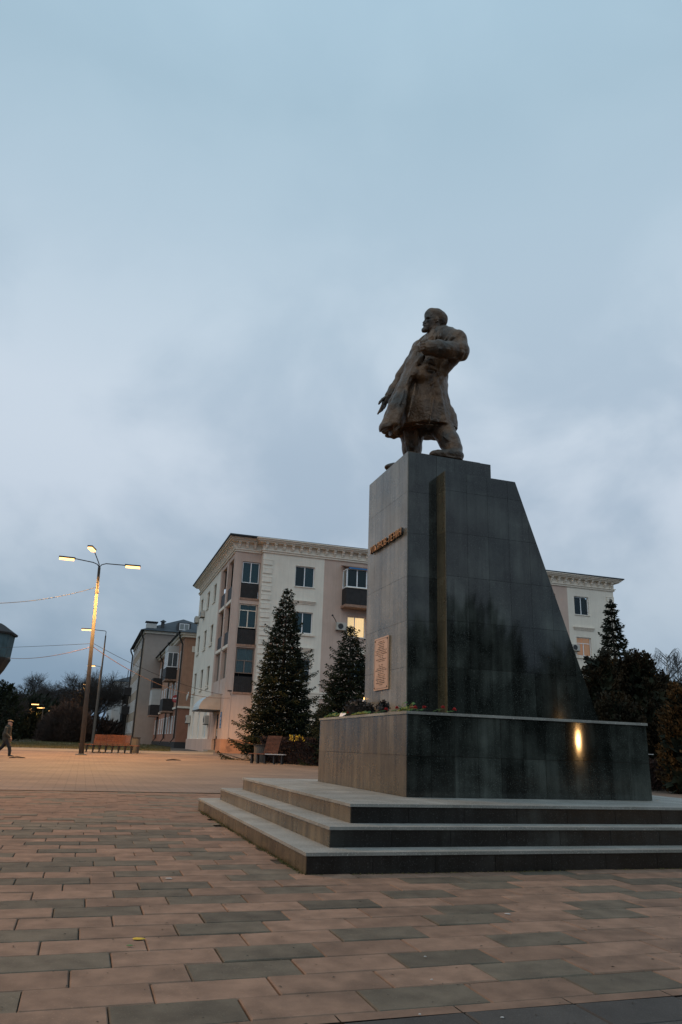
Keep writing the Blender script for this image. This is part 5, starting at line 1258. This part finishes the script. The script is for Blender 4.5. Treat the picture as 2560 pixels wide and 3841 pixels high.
def thuja(label, base, H, W_, seed, material='thuja', n=15000, name='thuja_bush', cat='bush', topspikes=True):
    r = np.random.default_rng(seed); t = thing(name, label, cat, base)
    MB().tube([(0, 0, 0), (0, 0, H * .8)], [.06, .02], 6).build('trunk', 'bark', t)
    nb = 120; cen = []
    for k in range(nb):
        f = r.uniform(0, 1) ** .9; az = r.uniform(0, 6.28); R_ = W_ * np.interp(f, [0, .3, .7, 1], [.85, 1, .78, .18]) * r.uniform(.55, 1.05); cen.append((np.cos(az) * R_, np.sin(az) * R_, H * (f * .97)))
    cen = np.array(cen); pick = r.integers(0, nb, n); s = r.uniform(0, 1, n)
    ax = cen - np.c_[cen[:, 0] * .45, cen[:, 1] * .45, cen[:, 2] - .28 * W_]; out = cen / (np.linalg.norm(cen[:, :2], axis=1, keepdims=True) + .01); out[:, 2] = 1.1; out /= np.linalg.norm(out, axis=1, keepdims=True)
    P = cen[pick] * np.array([1, 1, 1]) + out[pick] * (s * .52 - .2)[:, None] + r.normal(0, .10, (n, 3)) * (1.25 - s)[:, None]
    P[:, 2] = np.maximum(P[:, 2], .03); D = out[pick] + r.normal(0, .38, (n, 3)); L_ = r.uniform(.06, .125, n)
    V, F = needles_mesh(P, D, L_, L_ * .30); raw('crown', V, F, material, t)
    # opaque heart of inner twigs
    k = 1500; az = r.uniform(0, 6.28, k); f = r.uniform(0, .9, k); R_ = W_ * np.interp(f, [0, .3, .7, 1], [.8, .9, .66, .1]) * np.sqrt(r.uniform(0, 1, k)) * .85
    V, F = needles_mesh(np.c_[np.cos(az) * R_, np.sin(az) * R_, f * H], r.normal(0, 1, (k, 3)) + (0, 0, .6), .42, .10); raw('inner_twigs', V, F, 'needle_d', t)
    return t
def tb(px, pyt, D, W_, lab, seed, **k): thuja(lab, tree_base(px, D), tree_h(px, pyt, D), W_, seed, **k)
tb(2275, 2448, 27.0, .95, 'left dark thuja of the clump behind the sloping pedestal', 11)
tb(2355, 2490, 27.6, .90, 'middle dark thuja of the clump, in front of the slender spruce', 12)
tb(2425, 2452, 27.3, .95, 'right tall dark thuja of the clump with feathery tips', 13)
tb(2490, 2530, 27.8, .85, 'lower dark thuja at the right end of the clump', 14)
tb(2560, 2560, 31, 1.3, 'dark evergreen beyond the lamplit thuja at the right picture edge', 15)
tb(2320, 2620, 25.5, 1.0, 'low dark thuja filling the foot of the clump behind the plinth', 16)
tb(2455, 2650, 25.8, .9, 'low dark thuja at the right foot of the clump', 17)
tb(2582, 2590, 22.5, .72, 'thuja coloured warm as lamplit at the right picture edge', 18, material='thuja_o', n=13000)
# its lamp: warm path light outside the picture on the right
t = thing('park_lantern', 'lit park lantern outside the picture beside the lamplit thuja', 'lantern', (12.6, 19.0, 0)); MB().tube([(0, 0, 0), (0, 0, 3.0)], .05, 8).build('post', 'darkmetal', t)
MB().lathe([(.10, 3.0), (.20, 3.15), (.14, 3.4), (.03, 3.5)], n=12).build('glass_globe', 'lampglow', t)
ld = bpy.data.lights.new('lamp_light', 'POINT'); ld.energy = 150; ld.color = (1, .50, .16); ld.shadow_soft_size = .2; lo = bpy.data.objects.new('lamp_light', ld); COL.objects.link(lo); lo.parent = t; lo.location = (0, 0, 3.7)

# bare trees: recursive limbs down to twigs
def bare_tree_data(seed, H=10., spread=.55, levels=6, first=.22, up=.35, twig=.9, kids=(3, 3, 4)):
    r = random.Random(seed); V = []; F = []
    def seg(a, b, ra, rb):
        t = b - a; l = np.linalg.norm(t); t = t / l; h = np.array([.3, .2, 1.]) if abs(t[2]) < .8 else np.array([1., .1, 0]); x = np.cross(h, t); x /= np.linalg.norm(x); y = np.cross(t, x); o = len(V)
        for c, q in ((a, ra), (b, rb)):
            for k in range(3): V.append(c + q * (math.cos(2.094 * k) * x + math.sin(2.094 * k) * y))
        for k in range(3): F.append((o + k, o + (k + 1) % 3, o + 3 + (k + 1) % 3, o + 3 + k))
    def grow(p, d, L, rad, lv):
        n = 3 if lv > 1 else 2; q = p; dd = d
        pts = [(p, rad)]
        for i in range(n):
            dd = dd + np.array([r.gauss(0, .13), r.gauss(0, .13), r.gauss(.04, .08)]); dd = dd / np.linalg.norm(dd); nq = q + dd * L / n; ra = rad * (1 - .42 * i / n); rb = rad * (1 - .42 * (i + 1) / n)
            seg(q, nq, ra, rb); q = nq; pts.append((q, rb))
            if lv > 0 and (i > 0 or lv < levels):
                m_ = r.choice(kids) if i == n - 1 else r.choice((1, 2))
                for _ in range(m_):
                    az = r.uniform(0, 6.28); s = spread * r.uniform(.6, 1.35); side = np.array([math.cos(az), math.sin(az), 0]); side = side - dd * (side @ dd); side /= np.linalg.norm(side) + 1e-6
                    nd = dd * math.cos(s) + side * math.sin(s); nd[2] += up * .35 * r.random(); nd /= np.linalg.norm(nd)
                    grow(q, nd, L * r.uniform(.60, .80), max(rb * r.uniform(.5, .72), .010), lv - 1)
    grow(np.zeros(3), np.array([0, 0, 1.]), H * first * 1.25, H * .022, levels)
    V_ = np.array(V); k = H / V_[:, 2].max(); return V_ * k, np.array(F), r
bt_cache = {}
def bare_tree(label, px, pyt, D, seed, rz=0, sx=1., material='bark', **k):
    key = (seed,); H = tree_h(px, pyt, D)
    if key not in bt_cache: V, F, _ = bare_tree_data(seed, 10., **k); bt_cache[key] = (V, F)
    V, F = bt_cache[key]; p = tree_base(px, D)
    t = thing('bare_tree', label, 'tree', p, rz, 'bare trees along the avenue'); t.scale = (H / 10 * sx, H / 10 * sx, H / 10)
    lim = V[F][:, :, :]; w = np.linalg.norm(V[F[:, 0]] - V[F[:, 1]], axis=1); thick = w > .12
    raw('trunk', V, F[thick], material, t); raw('crown', V, F[~thick], material, t)
BT = [(8, 2560, 95, 31, 0, 1.2), (48, 2556, 118, 32, 1, 1.25), (92, 2516, 125, 33, 2, 1.0), (150, 2548, 120, 34, 4, 1.25), (178, 2580, 150, 31, 3, 1.5), (205, 2618, 170, 32, 5, 1.5),
      (255, 2565, 135, 33, 1.3, 1.3), (300, 2512, 120, 34, 2.2, 1.35), (338, 2506, 128, 31, 5.1, 1.0), (372, 2505, 140, 32, 4.4, .7), (232, 2640, 190, 33, .4, 1.6)]#(232, 2640, 190, 33, .4, 1.6)]
BL = ['tall bare tree at the left picture edge behind the walking man', 'spreading bare tree left of the highest left crown', 'highest bare tree of the left group, with an open round crown', 'bushy bare tree right of the highest left one', 'bare tree fading down to the right in the left group', 'low bare tree at the foot of the gap over the street', 'bare tree at the left end of the right group', 'broad bare tree behind the brown bush', 'bare tree seen right behind the tall lamp pole', 'tall bare tree between the lamp poles and the pale grey building', 'small distant bare tree in the gap of the avenue']
for (px, py, D, sd, rz, sx), lab in zip(BT, BL): bare_tree(lab, px, py, D, sd, rz, sx, levels=5, spread=.55)
# far undergrowth: dense twiggy mass closing the avenue
def twig_mass(name, label, cat, cx, cy, z0, rx, ry, H, n, material, L_=.5, W_=.05, seed=1, kind=None, dome=True):
    r = np.random.default_rng(seed); th = r.uniform(0, 6.28, n); q = np.sqrt(r.uniform(0, 1, n)); f = r.uniform(0, 1, n); top = np.sqrt(np.clip(1 - q ** 2 * .92, 0, 1)) if dome else 1
    lob = 1 + .10 * np.sin(3 * th + seed) + .07 * np.sin(7 * th + 2 * seed) if dome else 1; P = np.c_[np.cos(th) * q * rx * lob, np.sin(th) * q * ry * lob, f * H * top * (1 + .08 * np.sin(5 * th * q + seed))]; D = np.c_[np.cos(th) * .5, np.sin(th) * .5, np.full(n, .9)] + r.normal(0, .5, (n, 3)); l = L_ * r.uniform(.5, 1.4, n)
    V, F = needles_mesh(P, D, l, l * W_); o = raw(name, V, F, material, loc=(cx, cy, z0)); tag(o, label, cat, kind=kind); return o
for i, (px, D, rx, H, n) in enumerate(((20, 105, 9, 6.0, 9000), (75, 122, 8, 5.5, 7000), (140, 150, 10, 4.5, 6000), (195, 172, 8, 3.5, 4000), (300, 128, 8, 4.0, 6000))):
    p = tree_base(px, D); twig_mass('undergrowth', None, None, p[0], p[1], p[2], rx, 5, H, n, 'bush' if i > 3 else 'needle_d', .9, .10, 50 + i, 'stuff')
p = tree_base(240, 92); twig_mass('brown_bush', 'large round brown leafless bush on the lawn left of the lamp poles', 'bush', p[0], p[1], p[2], 2.9, 2.9, 4.3, 30000, 'bush', .55, .035, 5)
p = tree_base(8, 84); thuja('dark conifer lit dull orange at the left picture edge behind the man', (p[0] - .5, 84, gz(84)), 6.4, 2.4, 19, material='needle', n=14000, name='conifer', cat='tree')
p = at(311, 2646, 150); twig_mass('lamplit_branch', 'small tree top coloured orange as lit by the farthest lamp', 'tree', p[0], p[1], p[2] - 1.0, 1.3, 1.0, 2.4, 900, 'leafy', .5, .25, 9)
# birch at the right edge
def birch(label, px, pyt, D, seed):
    p = tree_base(px, D); H = tree_h(px, pyt, D); r = np.random.default_rng(seed); t = thing('birch_tree', label, 'tree', p); mb = MB()
    mb.tube([(0, 0, 0), (.2, 0, H * .5), (.1, 0, H * .97)], [.18, .11, .02], 6); mb.build('trunk', 'palegrey', t); tw = MB(); 
    for k in range(46):
        f = r.uniform(.35, .97); az = r.uniform(0, 6.28); L_ = (1.1 - f) * H * .42 + .5; a = np.array([.15, 0, f * H]); d = np.array([math.cos(az), math.sin(az), 1.0]); b = a + d * L_ * .55; c = b + np.array([d[0] * L_ * .22, d[1] * L_ * .22, L_ * .12]); tw.tube([a, b, c], [.035, .022, .010], 3, cap=False)
        for q in range(9):
            s = r.uniform(.4, 1); st = a + (c - a) * s; e = st + np.array([d[0] * .25 + r.normal(0, .15), d[1] * .25 + r.normal(0, .15), -r.uniform(.5, 1.5)]); tw.tube([st, (st + e) / 2 + np.array([d[0] * .12, d[1] * .12, .1]), e], [.010, .009, .006], 3, cap=False)
    tw.build('crown', 'birch', t)
birch('thin bare birch against the sky at the right picture edge', 2528, 2440, 60, 4)
birch('second faint birch partly cut by the right picture edge', 2566, 2462, 66, 5)
# a belt of trees and hedges behind the viewer, as the polish of the pedestal shows it
for i in range(9):
    x = -34 + i * 9.5; r_ = random.Random(i)
    pq = AB(x * .9 + 4, -34 - r_.uniform(0, 8)); twig_mass('park_trees_behind', None, None, pq[0], pq[1], 0, 6.0, 4, 9 + r_.uniform(-2, 3), 2600, 'needle_d', 1.6, .18, 80 + i, 'stuff')

# ================================================================== FURNITURE
def hedge_box(label, a, b, depth, h, n, material='hedge', seed=3, name='hedge', leaf=.14):
    """clipped hedge between ground points a and b"""
    r = np.random.default_rng(seed); a = np.array(a); b = np.array(b); d = (b - a)[:2]; L_ = np.linalg.norm(d); d = d / L_; nrm_ = np.array([-d[1], d[0]])
    u = r.uniform(0, L_, n); v = r.uniform(0, depth, n); f = r.uniform(0, 1, n) ** .8; face = r.random(n) < .5; v[face] = r.uniform(0, .08, face.sum())
    P = np.c_[a[0] + d[0] * u + nrm_[0] * v, a[1] + d[1] * u + nrm_[1] * v, np.interp(u, [0, L_], [a[2], b[2]]) + f * h]; D = r.normal(0, .6, (n, 3)) + (0, 0, .9); l = leaf * r.uniform(.6, 1.4, n)
    V, F = needles_mesh(P - np.array([a[0], a[1], a[2]]), D, l, l * .16); o = raw(name, V, F, material, loc=tuple(a)); return tag(o, label, 'hedge')
ha, hb = gp(1000, 2863), gp(1212, 2884)
hedge_box('clipped leafless red brown hedge behind the bench, left of the plinth', (-3.6, 38.6, gz(38)), (-.1, 36.2, gz(36)), .9, 1.15, 15000)
fo = tufts('hedge_leaves', 60, lambda: np.array([-1.75 + random.uniform(-.35, .35), 37.1 + random.uniform(-.2, .2), gz(37) + random.uniform(1.05, 1.30)]), .09, 'yellow', .035); tag(fo, kind='stuff')
hedge_box('low trimmed brown hedge under the lamplit thuja at the right', (7.5, 23.0, 0), (13.5, 24.9, 0), .9, .85, 9000, seed=8)
# soil strip with leaves beneath the hedge
# backed bench near the plinth
def bench_right():
    c = np.array([-3.17, 36.9]); z = gz(37); t = thing('park_bench', 'angled wooden bench with a short high slatted back beside the grey bin', 'bench', (c[0], c[1], z), PSI - .62); t.scale = (.60, .60, 1)
    # seat: two planked wings meeting at a corner, seen from the front
    wps = ((-1.42, .0), (.0, -.16), (1.05, .30))
    for k in range(5):
        o = .115 * k
        MB().add([(-1.50, .02 + o, .42), (.12, -.45 + o, .42), (.12, -.36 + o, .42), (-1.50, .11 + o, .42), (-1.50, .02 + o, .455), (.12, -.45 + o, .455), (.12, -.36 + o, .455), (-1.50, .11 + o, .455)], [(0, 3, 2, 1), (4, 5, 6, 7), (0, 1, 5, 4), (1, 2, 6, 5), (2, 3, 7, 6), (3, 0, 4, 7)]).build('seat_slat', 'slat', t)
        MB().add([(.13, -.45 + o, .42), (1.55, .03 + o, .42), (1.55, .12 + o, .42), (.13, -.36 + o, .42), (.13, -.45 + o, .455), (1.55, .03 + o, .455), (1.55, .12 + o, .455), (.13, -.36 + o, .455)], [(0, 3, 2, 1), (4, 5, 6, 7), (0, 1, 5, 4), (1, 2, 6, 5), (2, 3, 7, 6), (3, 0, 4, 7)]).build('seat_slat', 'slat_p', t)  # slats of this wing are paler
    for k in range(14):
        z_ = .48 + .058 * k; y_ = .10 + .022 * k; x_ = .014 * k
        MB().box((-.22 + x_, y_, z_), (.98 + x_, y_ + .03, z_ + .040)).build('back_slat', 'slat', t)
    for x in (-.1, .9): MB().tube([(x, .17, .40), (x + .18, .50, 1.28)], .022, 6).build('back_post', 'darkmetal', t)
    for x, y in ((-1.25, .15), (-.7, .05), (.0, -.15), (.7, .05), (1.3, .20)): MB().box((x - .05, y - .05, 0), (x + .05, y + .30, .418)).build('leg', 'darkmetal', t)
bench_right()
b_ = gp(974, 2861); t = thing('litter_bin', 'tapered grey green litter bin at the left end of the angled bench', 'bin', (b_[0], b_[1] + .15, b_[2]))
MB().lathe([(.30, 0), (.29, .05), (.33, .78)], n=18).build('body', 'metal', t); MB().lathe([(.36, .785), (.37, .83), (.20, .84)], n=18).build('rim', 'darkmetal', t)
# long bench with long slatted back on the lawn edge
def bench_left():
    a = gp(296, 2809); b = gp(518, 2816); yb = 45.; A_ = at(296, 2789, yb); B_ = at(520, 2797, yb); z = gz(yb); L_ = B_[0] - A_[0]
    t = thing('park_bench', 'very long red brown slatted bench at the lawn edge behind the lamp poles', 'bench', (A_[0], yb, z)); hs_ = (A_[2] + B_[2]) / 2 - z; hs_ = max(.42, hs_)
    for k in range(5): MB().box((0, .10 * k, hs_ - .035), (L_, .10 * k + .085, hs_)).build('seat_slat', 'slat', t)
    xl = at(341, 2790, yb)[0] - A_[0]; xr = at(479, 2790, yb)[0] - A_[0]; top = at(410, 2755, yb)[2] - z
    n = 13
    for k in range(n):
        zz = hs_ + .03 + (top - hs_ - .03) * k / n
        for j in range(3): MB().box((xl + (xr - xl) * j / 3 + .003, .50 + .012 * k, zz), (xl + (xr - xl) * (j + 1) / 3 - .003, .53 + .012 * k, zz + (top - hs_) / n * .62)).build('back_slat', 'slat', t)
    for k in range(10):
        x = .06 + (L_ - .12) * k / 9; MB().add([(x - .03, 0, hs_ - .036), (x + .03, 0, hs_ - .036), (x + .03, .48, hs_ - .036), (x - .03, .48, hs_ - .036), (x - .02, .12, 0), (x + .02, .12, 0), (x + .02, .22, 0), (x - .02, .22, 0)], [(0, 1, 2, 3), (7, 6, 5, 4), (0, 4, 5, 1), (1, 5, 6, 2), (2, 6, 7, 3), (3, 7, 4, 0)]).build('leg', 'darkmetal', t)
    for k in range(7): x = xl + (xr - xl) * k / 6; MB().box((x - .02, .69, hs_ - .036), (x + .02, .72, top - .02)).build('back_post', 'darkmetal', t)
bench_left()
b_ = gp(556, 2819); t = thing('litter_bin', 'round dull grey bin at the right end of the long bench', 'bin', (b_[0] + .1, 47, gz(47)))
MB().lathe([(.27, 0), (.27, .80), (.29, .86), (.20, .87)], n=16).build('body', 'metal', t); MB().lathe([(.30, .871), (.30, .90)], n=16).build('rim', 'darkmetal', t)
# black granite bench at the right edge
t = thing('granite_bench', 'black granite block bench with a pale top at the right picture edge', 'bench', AB(6.6, 12.3, 0), PSI)
MB().box((-.35, 0, 0), (3.6, .55, .37)).build('block', 'graniteb', t, bevel=.008)
for k in range(5): MB().box((.0 + .72 * k, -.03, .376), (.71 + .72 * k, .60, .43)).build('top_slab', 'benchtop', t)
MB().box((-.40, -.04, .375), (-.006, .60, .41)).build('top_slab', 'benchtop', t)
t = thing('path_rail', 'small pale rail end sticking out beyond the right side of the plinth', 'rail', (gp(2450, 2990)[0] + 1.2, 24.5, 0)); rz_ = at(2440, 2828, 24.5); t.location = (rz_[0], 24.5, 0); MB().box((-.8, -.03, rz_[2] - .02), (.10, .03, rz_[2])).build('rail', 'benchtop', t); MB().box((-.6, -.02, 0), (-.55, .02, rz_[2] - .021)).build('post', 'darkmetal', t)
# branches and a dark streak on the plaza
for lab, x0_, x1_, py in (('thin dark dead branch on the pale band beside the lamp', 345, 398, 2824), ('thin dark stick on the plaza in front of the brown building', 624, 678, 2853), ('dark streak under the walking man', 35, 95, 2844)):
    a = gp(x0_, py); b = gp(x1_, py); o = MB().tube([a + (0, 0, .02), (a + b) / 2 + (0, 0, .05), b + (0, 0, .02)], [.02, .035, .015], 5).build('dead_branch', 'bark'); tag(o, lab, 'branch')

# ================================================================== THE WALKING MAN
def man():
    D = 35.35; B_ = gp(43, 2837); t = thing('person', 'man in a flat cap walking to the right at the left picture edge', 'person', (B_[0], B_[1], B_[2]))
    S_ = .2551; D = B_[1]
    def q(cx, cy, lat=0.): p = at(cx * S_, 2500 + cy * S_, D) - B_; return np.array([p[0], lat, p[2]])
    def bld(name, F_, m_): V, Fq = F_.mesh(); return raw(name, V, Fq, m_, t, smooth=True)
    lo, hi = (-1.0, -.4, -.03), (.5, .4, 1.95); h = .013
    f = Field(lo, hi, h); f.ell(q(152, 838), (.088, .078, .115), .02); f.cone(q(140, 880), q(135, 930), .055, .065, .02); f.cone(q(176, 832), q(188, 848), .020, .014, .012); f.ell(q(166, 868), (.05, .05, .04), .02); f.ell(q(140, 845, -.08), (.018, .012, .03), .005)
    f.cone(q(182, 1035, -.20), q(190, 1062, -.21), .035, .032, .01); 
    for k in range(4): f.chain([q(192, 1058, -.235 + .02 * k), q(196, 1080, -.235 + .02 * k), q(188, 1090, -.23 + .02 * k)], [.011, .010, .009], .004)
    f.chain([q(188, 1048, -.18), q(200, 1064, -.175)], [.012, .010], .004)
    f.cone(q(140, 1080, .20), q(135, 1095, .20), .034, .030, .01)
    f.cone(q(135, 930), q(110, 1060), .11, .11, .03); bld('body', f, 'skin')
    f = Field(lo, hi, h); f.cone(q(128, 905), q(105, 1000), .15, .17, .04, sc=(1, .85, 1)); f.cone(q(105, 1000), q(100, 1075), .165, .165, .04, sc=(1, .9, 1)); f.cone(q(120, 915, -.15), q(120, 905, .15), .075, .075, .04)
    f.chain([q(125, 915, -.20), q(120, 985, -.24), q(178, 1040, -.21)], [.070, .062, .046], .02); f.chain([q(125, 915, .20), q(115, 1000, .24), q(140, 1075, .21)], [.070, .060, .045], .02)
    f.ell(q(92, 1000, -.02), (.13, .17, .20), .03); bld('jacket', f, 'jacket')
    f = Field(lo, hi, h); f.cone(q(108, 1075), q(105, 1095), .155, .15, .03, sc=(1, .95, 1)); f.chain([q(118, 1090, -.08), q(152, 1180, -.09), q(158, 1240, -.09), q(150, 1308, -.09)], [.105, .080, .068, .060], .02)
    f.chain([q(100, 1090, .08), q(50, 1150, .09), q(10, 1195, .09), q(-35, 1235, .09)], [.105, .082, .068, .058], .02); bld('trousers', f, 'trouser')
    f = Field(lo, hi, h * .8); f.cone(q(150, 1312, -.09), q(205, 1318, -.09), .045, .036, .01); f.cone(q(-42, 1250, .09), q(-30, 1290, .09), .045, .036, .01); bld('shoes', f, 'shoe')
    f = Field(lo, hi, h * .8); f.ell(q(154, 800), (.115, .105, .045), .01); f.cone(q(180, 808), q(202, 812), .035, .022, .01, sc=(1, .6, 2)); bld('flat_cap', f, 'capm')
man()
# ================================================================== FAR STREET LIFE
def car(label, px, py, D, paint, rz=0, tails=False, L_=4.3):
    p = at(px, py, D); t = thing('parked_car', label, 'car', (p[0], D, p[2]), rz)
    MB().prism([(-L_ / 2, .35), (L_ / 2, .35), (L_ / 2, .75), (L_ * .42, .90), (L_ * .22, .96), (L_ * .08, 1.42), (-L_ * .22, 1.45), (-L_ * .38, 1.0), (-L_ / 2, .92)], -.85, .85, lambda u, v, w: (u, w, v)).build('body', paint, t, bevel=.05)
    MB().prism([(L_ * .19, .98), (L_ * .07, 1.38), (-L_ * .21, 1.40), (-L_ * .34, 1.02)], -.87, .87, lambda u, v, w: (u, w, v)).build('windows', 'winpane', t)
    for x in (-L_ * .3, L_ * .3):
        for y in (-.8, .8): MB().lathe([(.33, -.1), (.33, .1)], n=14).build('wheel', 'tyre', t).matrix_local = Matrix.Translation((x, y, .33)) @ Matrix.Rotation(R(90), 4, 'X')
    if tails:
        for y in (-.62, .62): MB().box((-L_ / 2 - .03, y - .20, .70), (-L_ / 2 - .001, y + .20, .90)).build('tail_light', 'tail', t)
car('white saloon car parked far off under the trees left of the kiosk', 75, 2764, 235, 'carw')
car('dark car with red tail lights on the far street left of the bush', 186, 2764, 150, 'card', R(78), True)
car('second dark car with a red tail light behind the edge of the bush', 228, 2768, 170, 'card', R(80), True)
p = at(139, 2762, 175); t = thing('kiosk', 'blue grey kiosk with a white lattice mast far down the street', 'kiosk', (p[0], p[1], p[2]))
MB().box((-2.1, 0, -.3), (1.0, 3, 3.4)).build('wall', 'sign_b', t); MB().box((-2.2, -.1, 3.41), (1.1, 3.1, 3.6)).build('roof', 'palegrey', t); MB().box((-1.9, -.02, 1.1), (.8, -.002, 3.2)).build('poster', 'tower', t)
for x in (1.2, 1.9): MB().box((x, 0, 0), (x + .10, .1, 4.4)).build('mast_leg', 'palegrey', t)
for k in range(9): MB().box((1.3, 0.02, .4 + .45 * k), (1.9, .08, .47 + .45 * k)).build('mast_rung', 'palegrey', t)
def far_person():
    p = at(147, 2770, 190); t = thing('person', 'distant person in a pale long coat standing near the kiosk', 'person', (p[0], 190, p[2])); f = Field((-.5, -.4, 0), (.5, .4, 1.8), .03)
    f.ell((0, 0, 1.60), (.10, .10, .13), .02); f.cone((0, 0, 1.5), (0, 0, 1.35), .06, .1, .03); f.cone((-.09, 0, .8), (-.12, 0, .06), .09, .06, .02); f.cone((.09, 0, .8), (.12, 0, .06), .09, .06, .02); V, F_ = f.mesh(); raw('body', V, F_, 'skin', t, smooth=True)
    f = Field((-.5, -.4, 0), (.5, .4, 1.8), .03); f.cone((0, 0, 1.32), (0, 0, .75), .19, .22, .03); f.cone((-.2, 0, 1.3), (-.27, -.05, .85), .07, .06, .03); f.cone((.2, 0, 1.3), (.27, -.05, .85), .07, .06, .03); V, F_ = f.mesh(); raw('coat', V, F_, 'coat', t, smooth=True)
far_person()

# grit, crumbs and dry needles lying on the near paving; moss and dust along the foot of the lowest step
gr = random.Random(12); mb = MB()
for k in range(420):
    d_ = gr.uniform(2.4, 9) ; x = gr.uniform(-.5, .5) * d_ * .95; z = gz(d_) + .004; s_ = gr.uniform(.0015, .005); a = gr.uniform(0, 3.14); c_, n_ = math.cos(a) * s_, math.sin(a) * s_; e = gr.uniform(1, 3.5)
    q = (np.array([x, d_]) - C0); 
    if q @ A2 > -.05 and q @ B2 > -.05: continue
    mb.add([(x - c_ * e, d_ - n_ * e, z), (x + n_, d_ - c_, z + s_ * .4), (x + c_ * e, d_ + n_ * e, z), (x - n_, d_ + c_, z + s_ * .6)], [(0, 1, 2, 3)])
tag(mb.build('grit', 'soil'), kind='stuff')
def moss_pt():
    if random.random() < .7: b, a = random.gauss(-.012, .012), random.uniform(0, 5.6)
    else: b, a = random.uniform(0, 5.5), random.gauss(-.012, .010)
    return AB(min(b, 5.9) if a < 0 else min(b, -.002), a if a > 0 else min(a, -.002), -.002)
tag(tufts('moss', 2600, moss_pt, .012, 'grass', .006), kind='stuff')
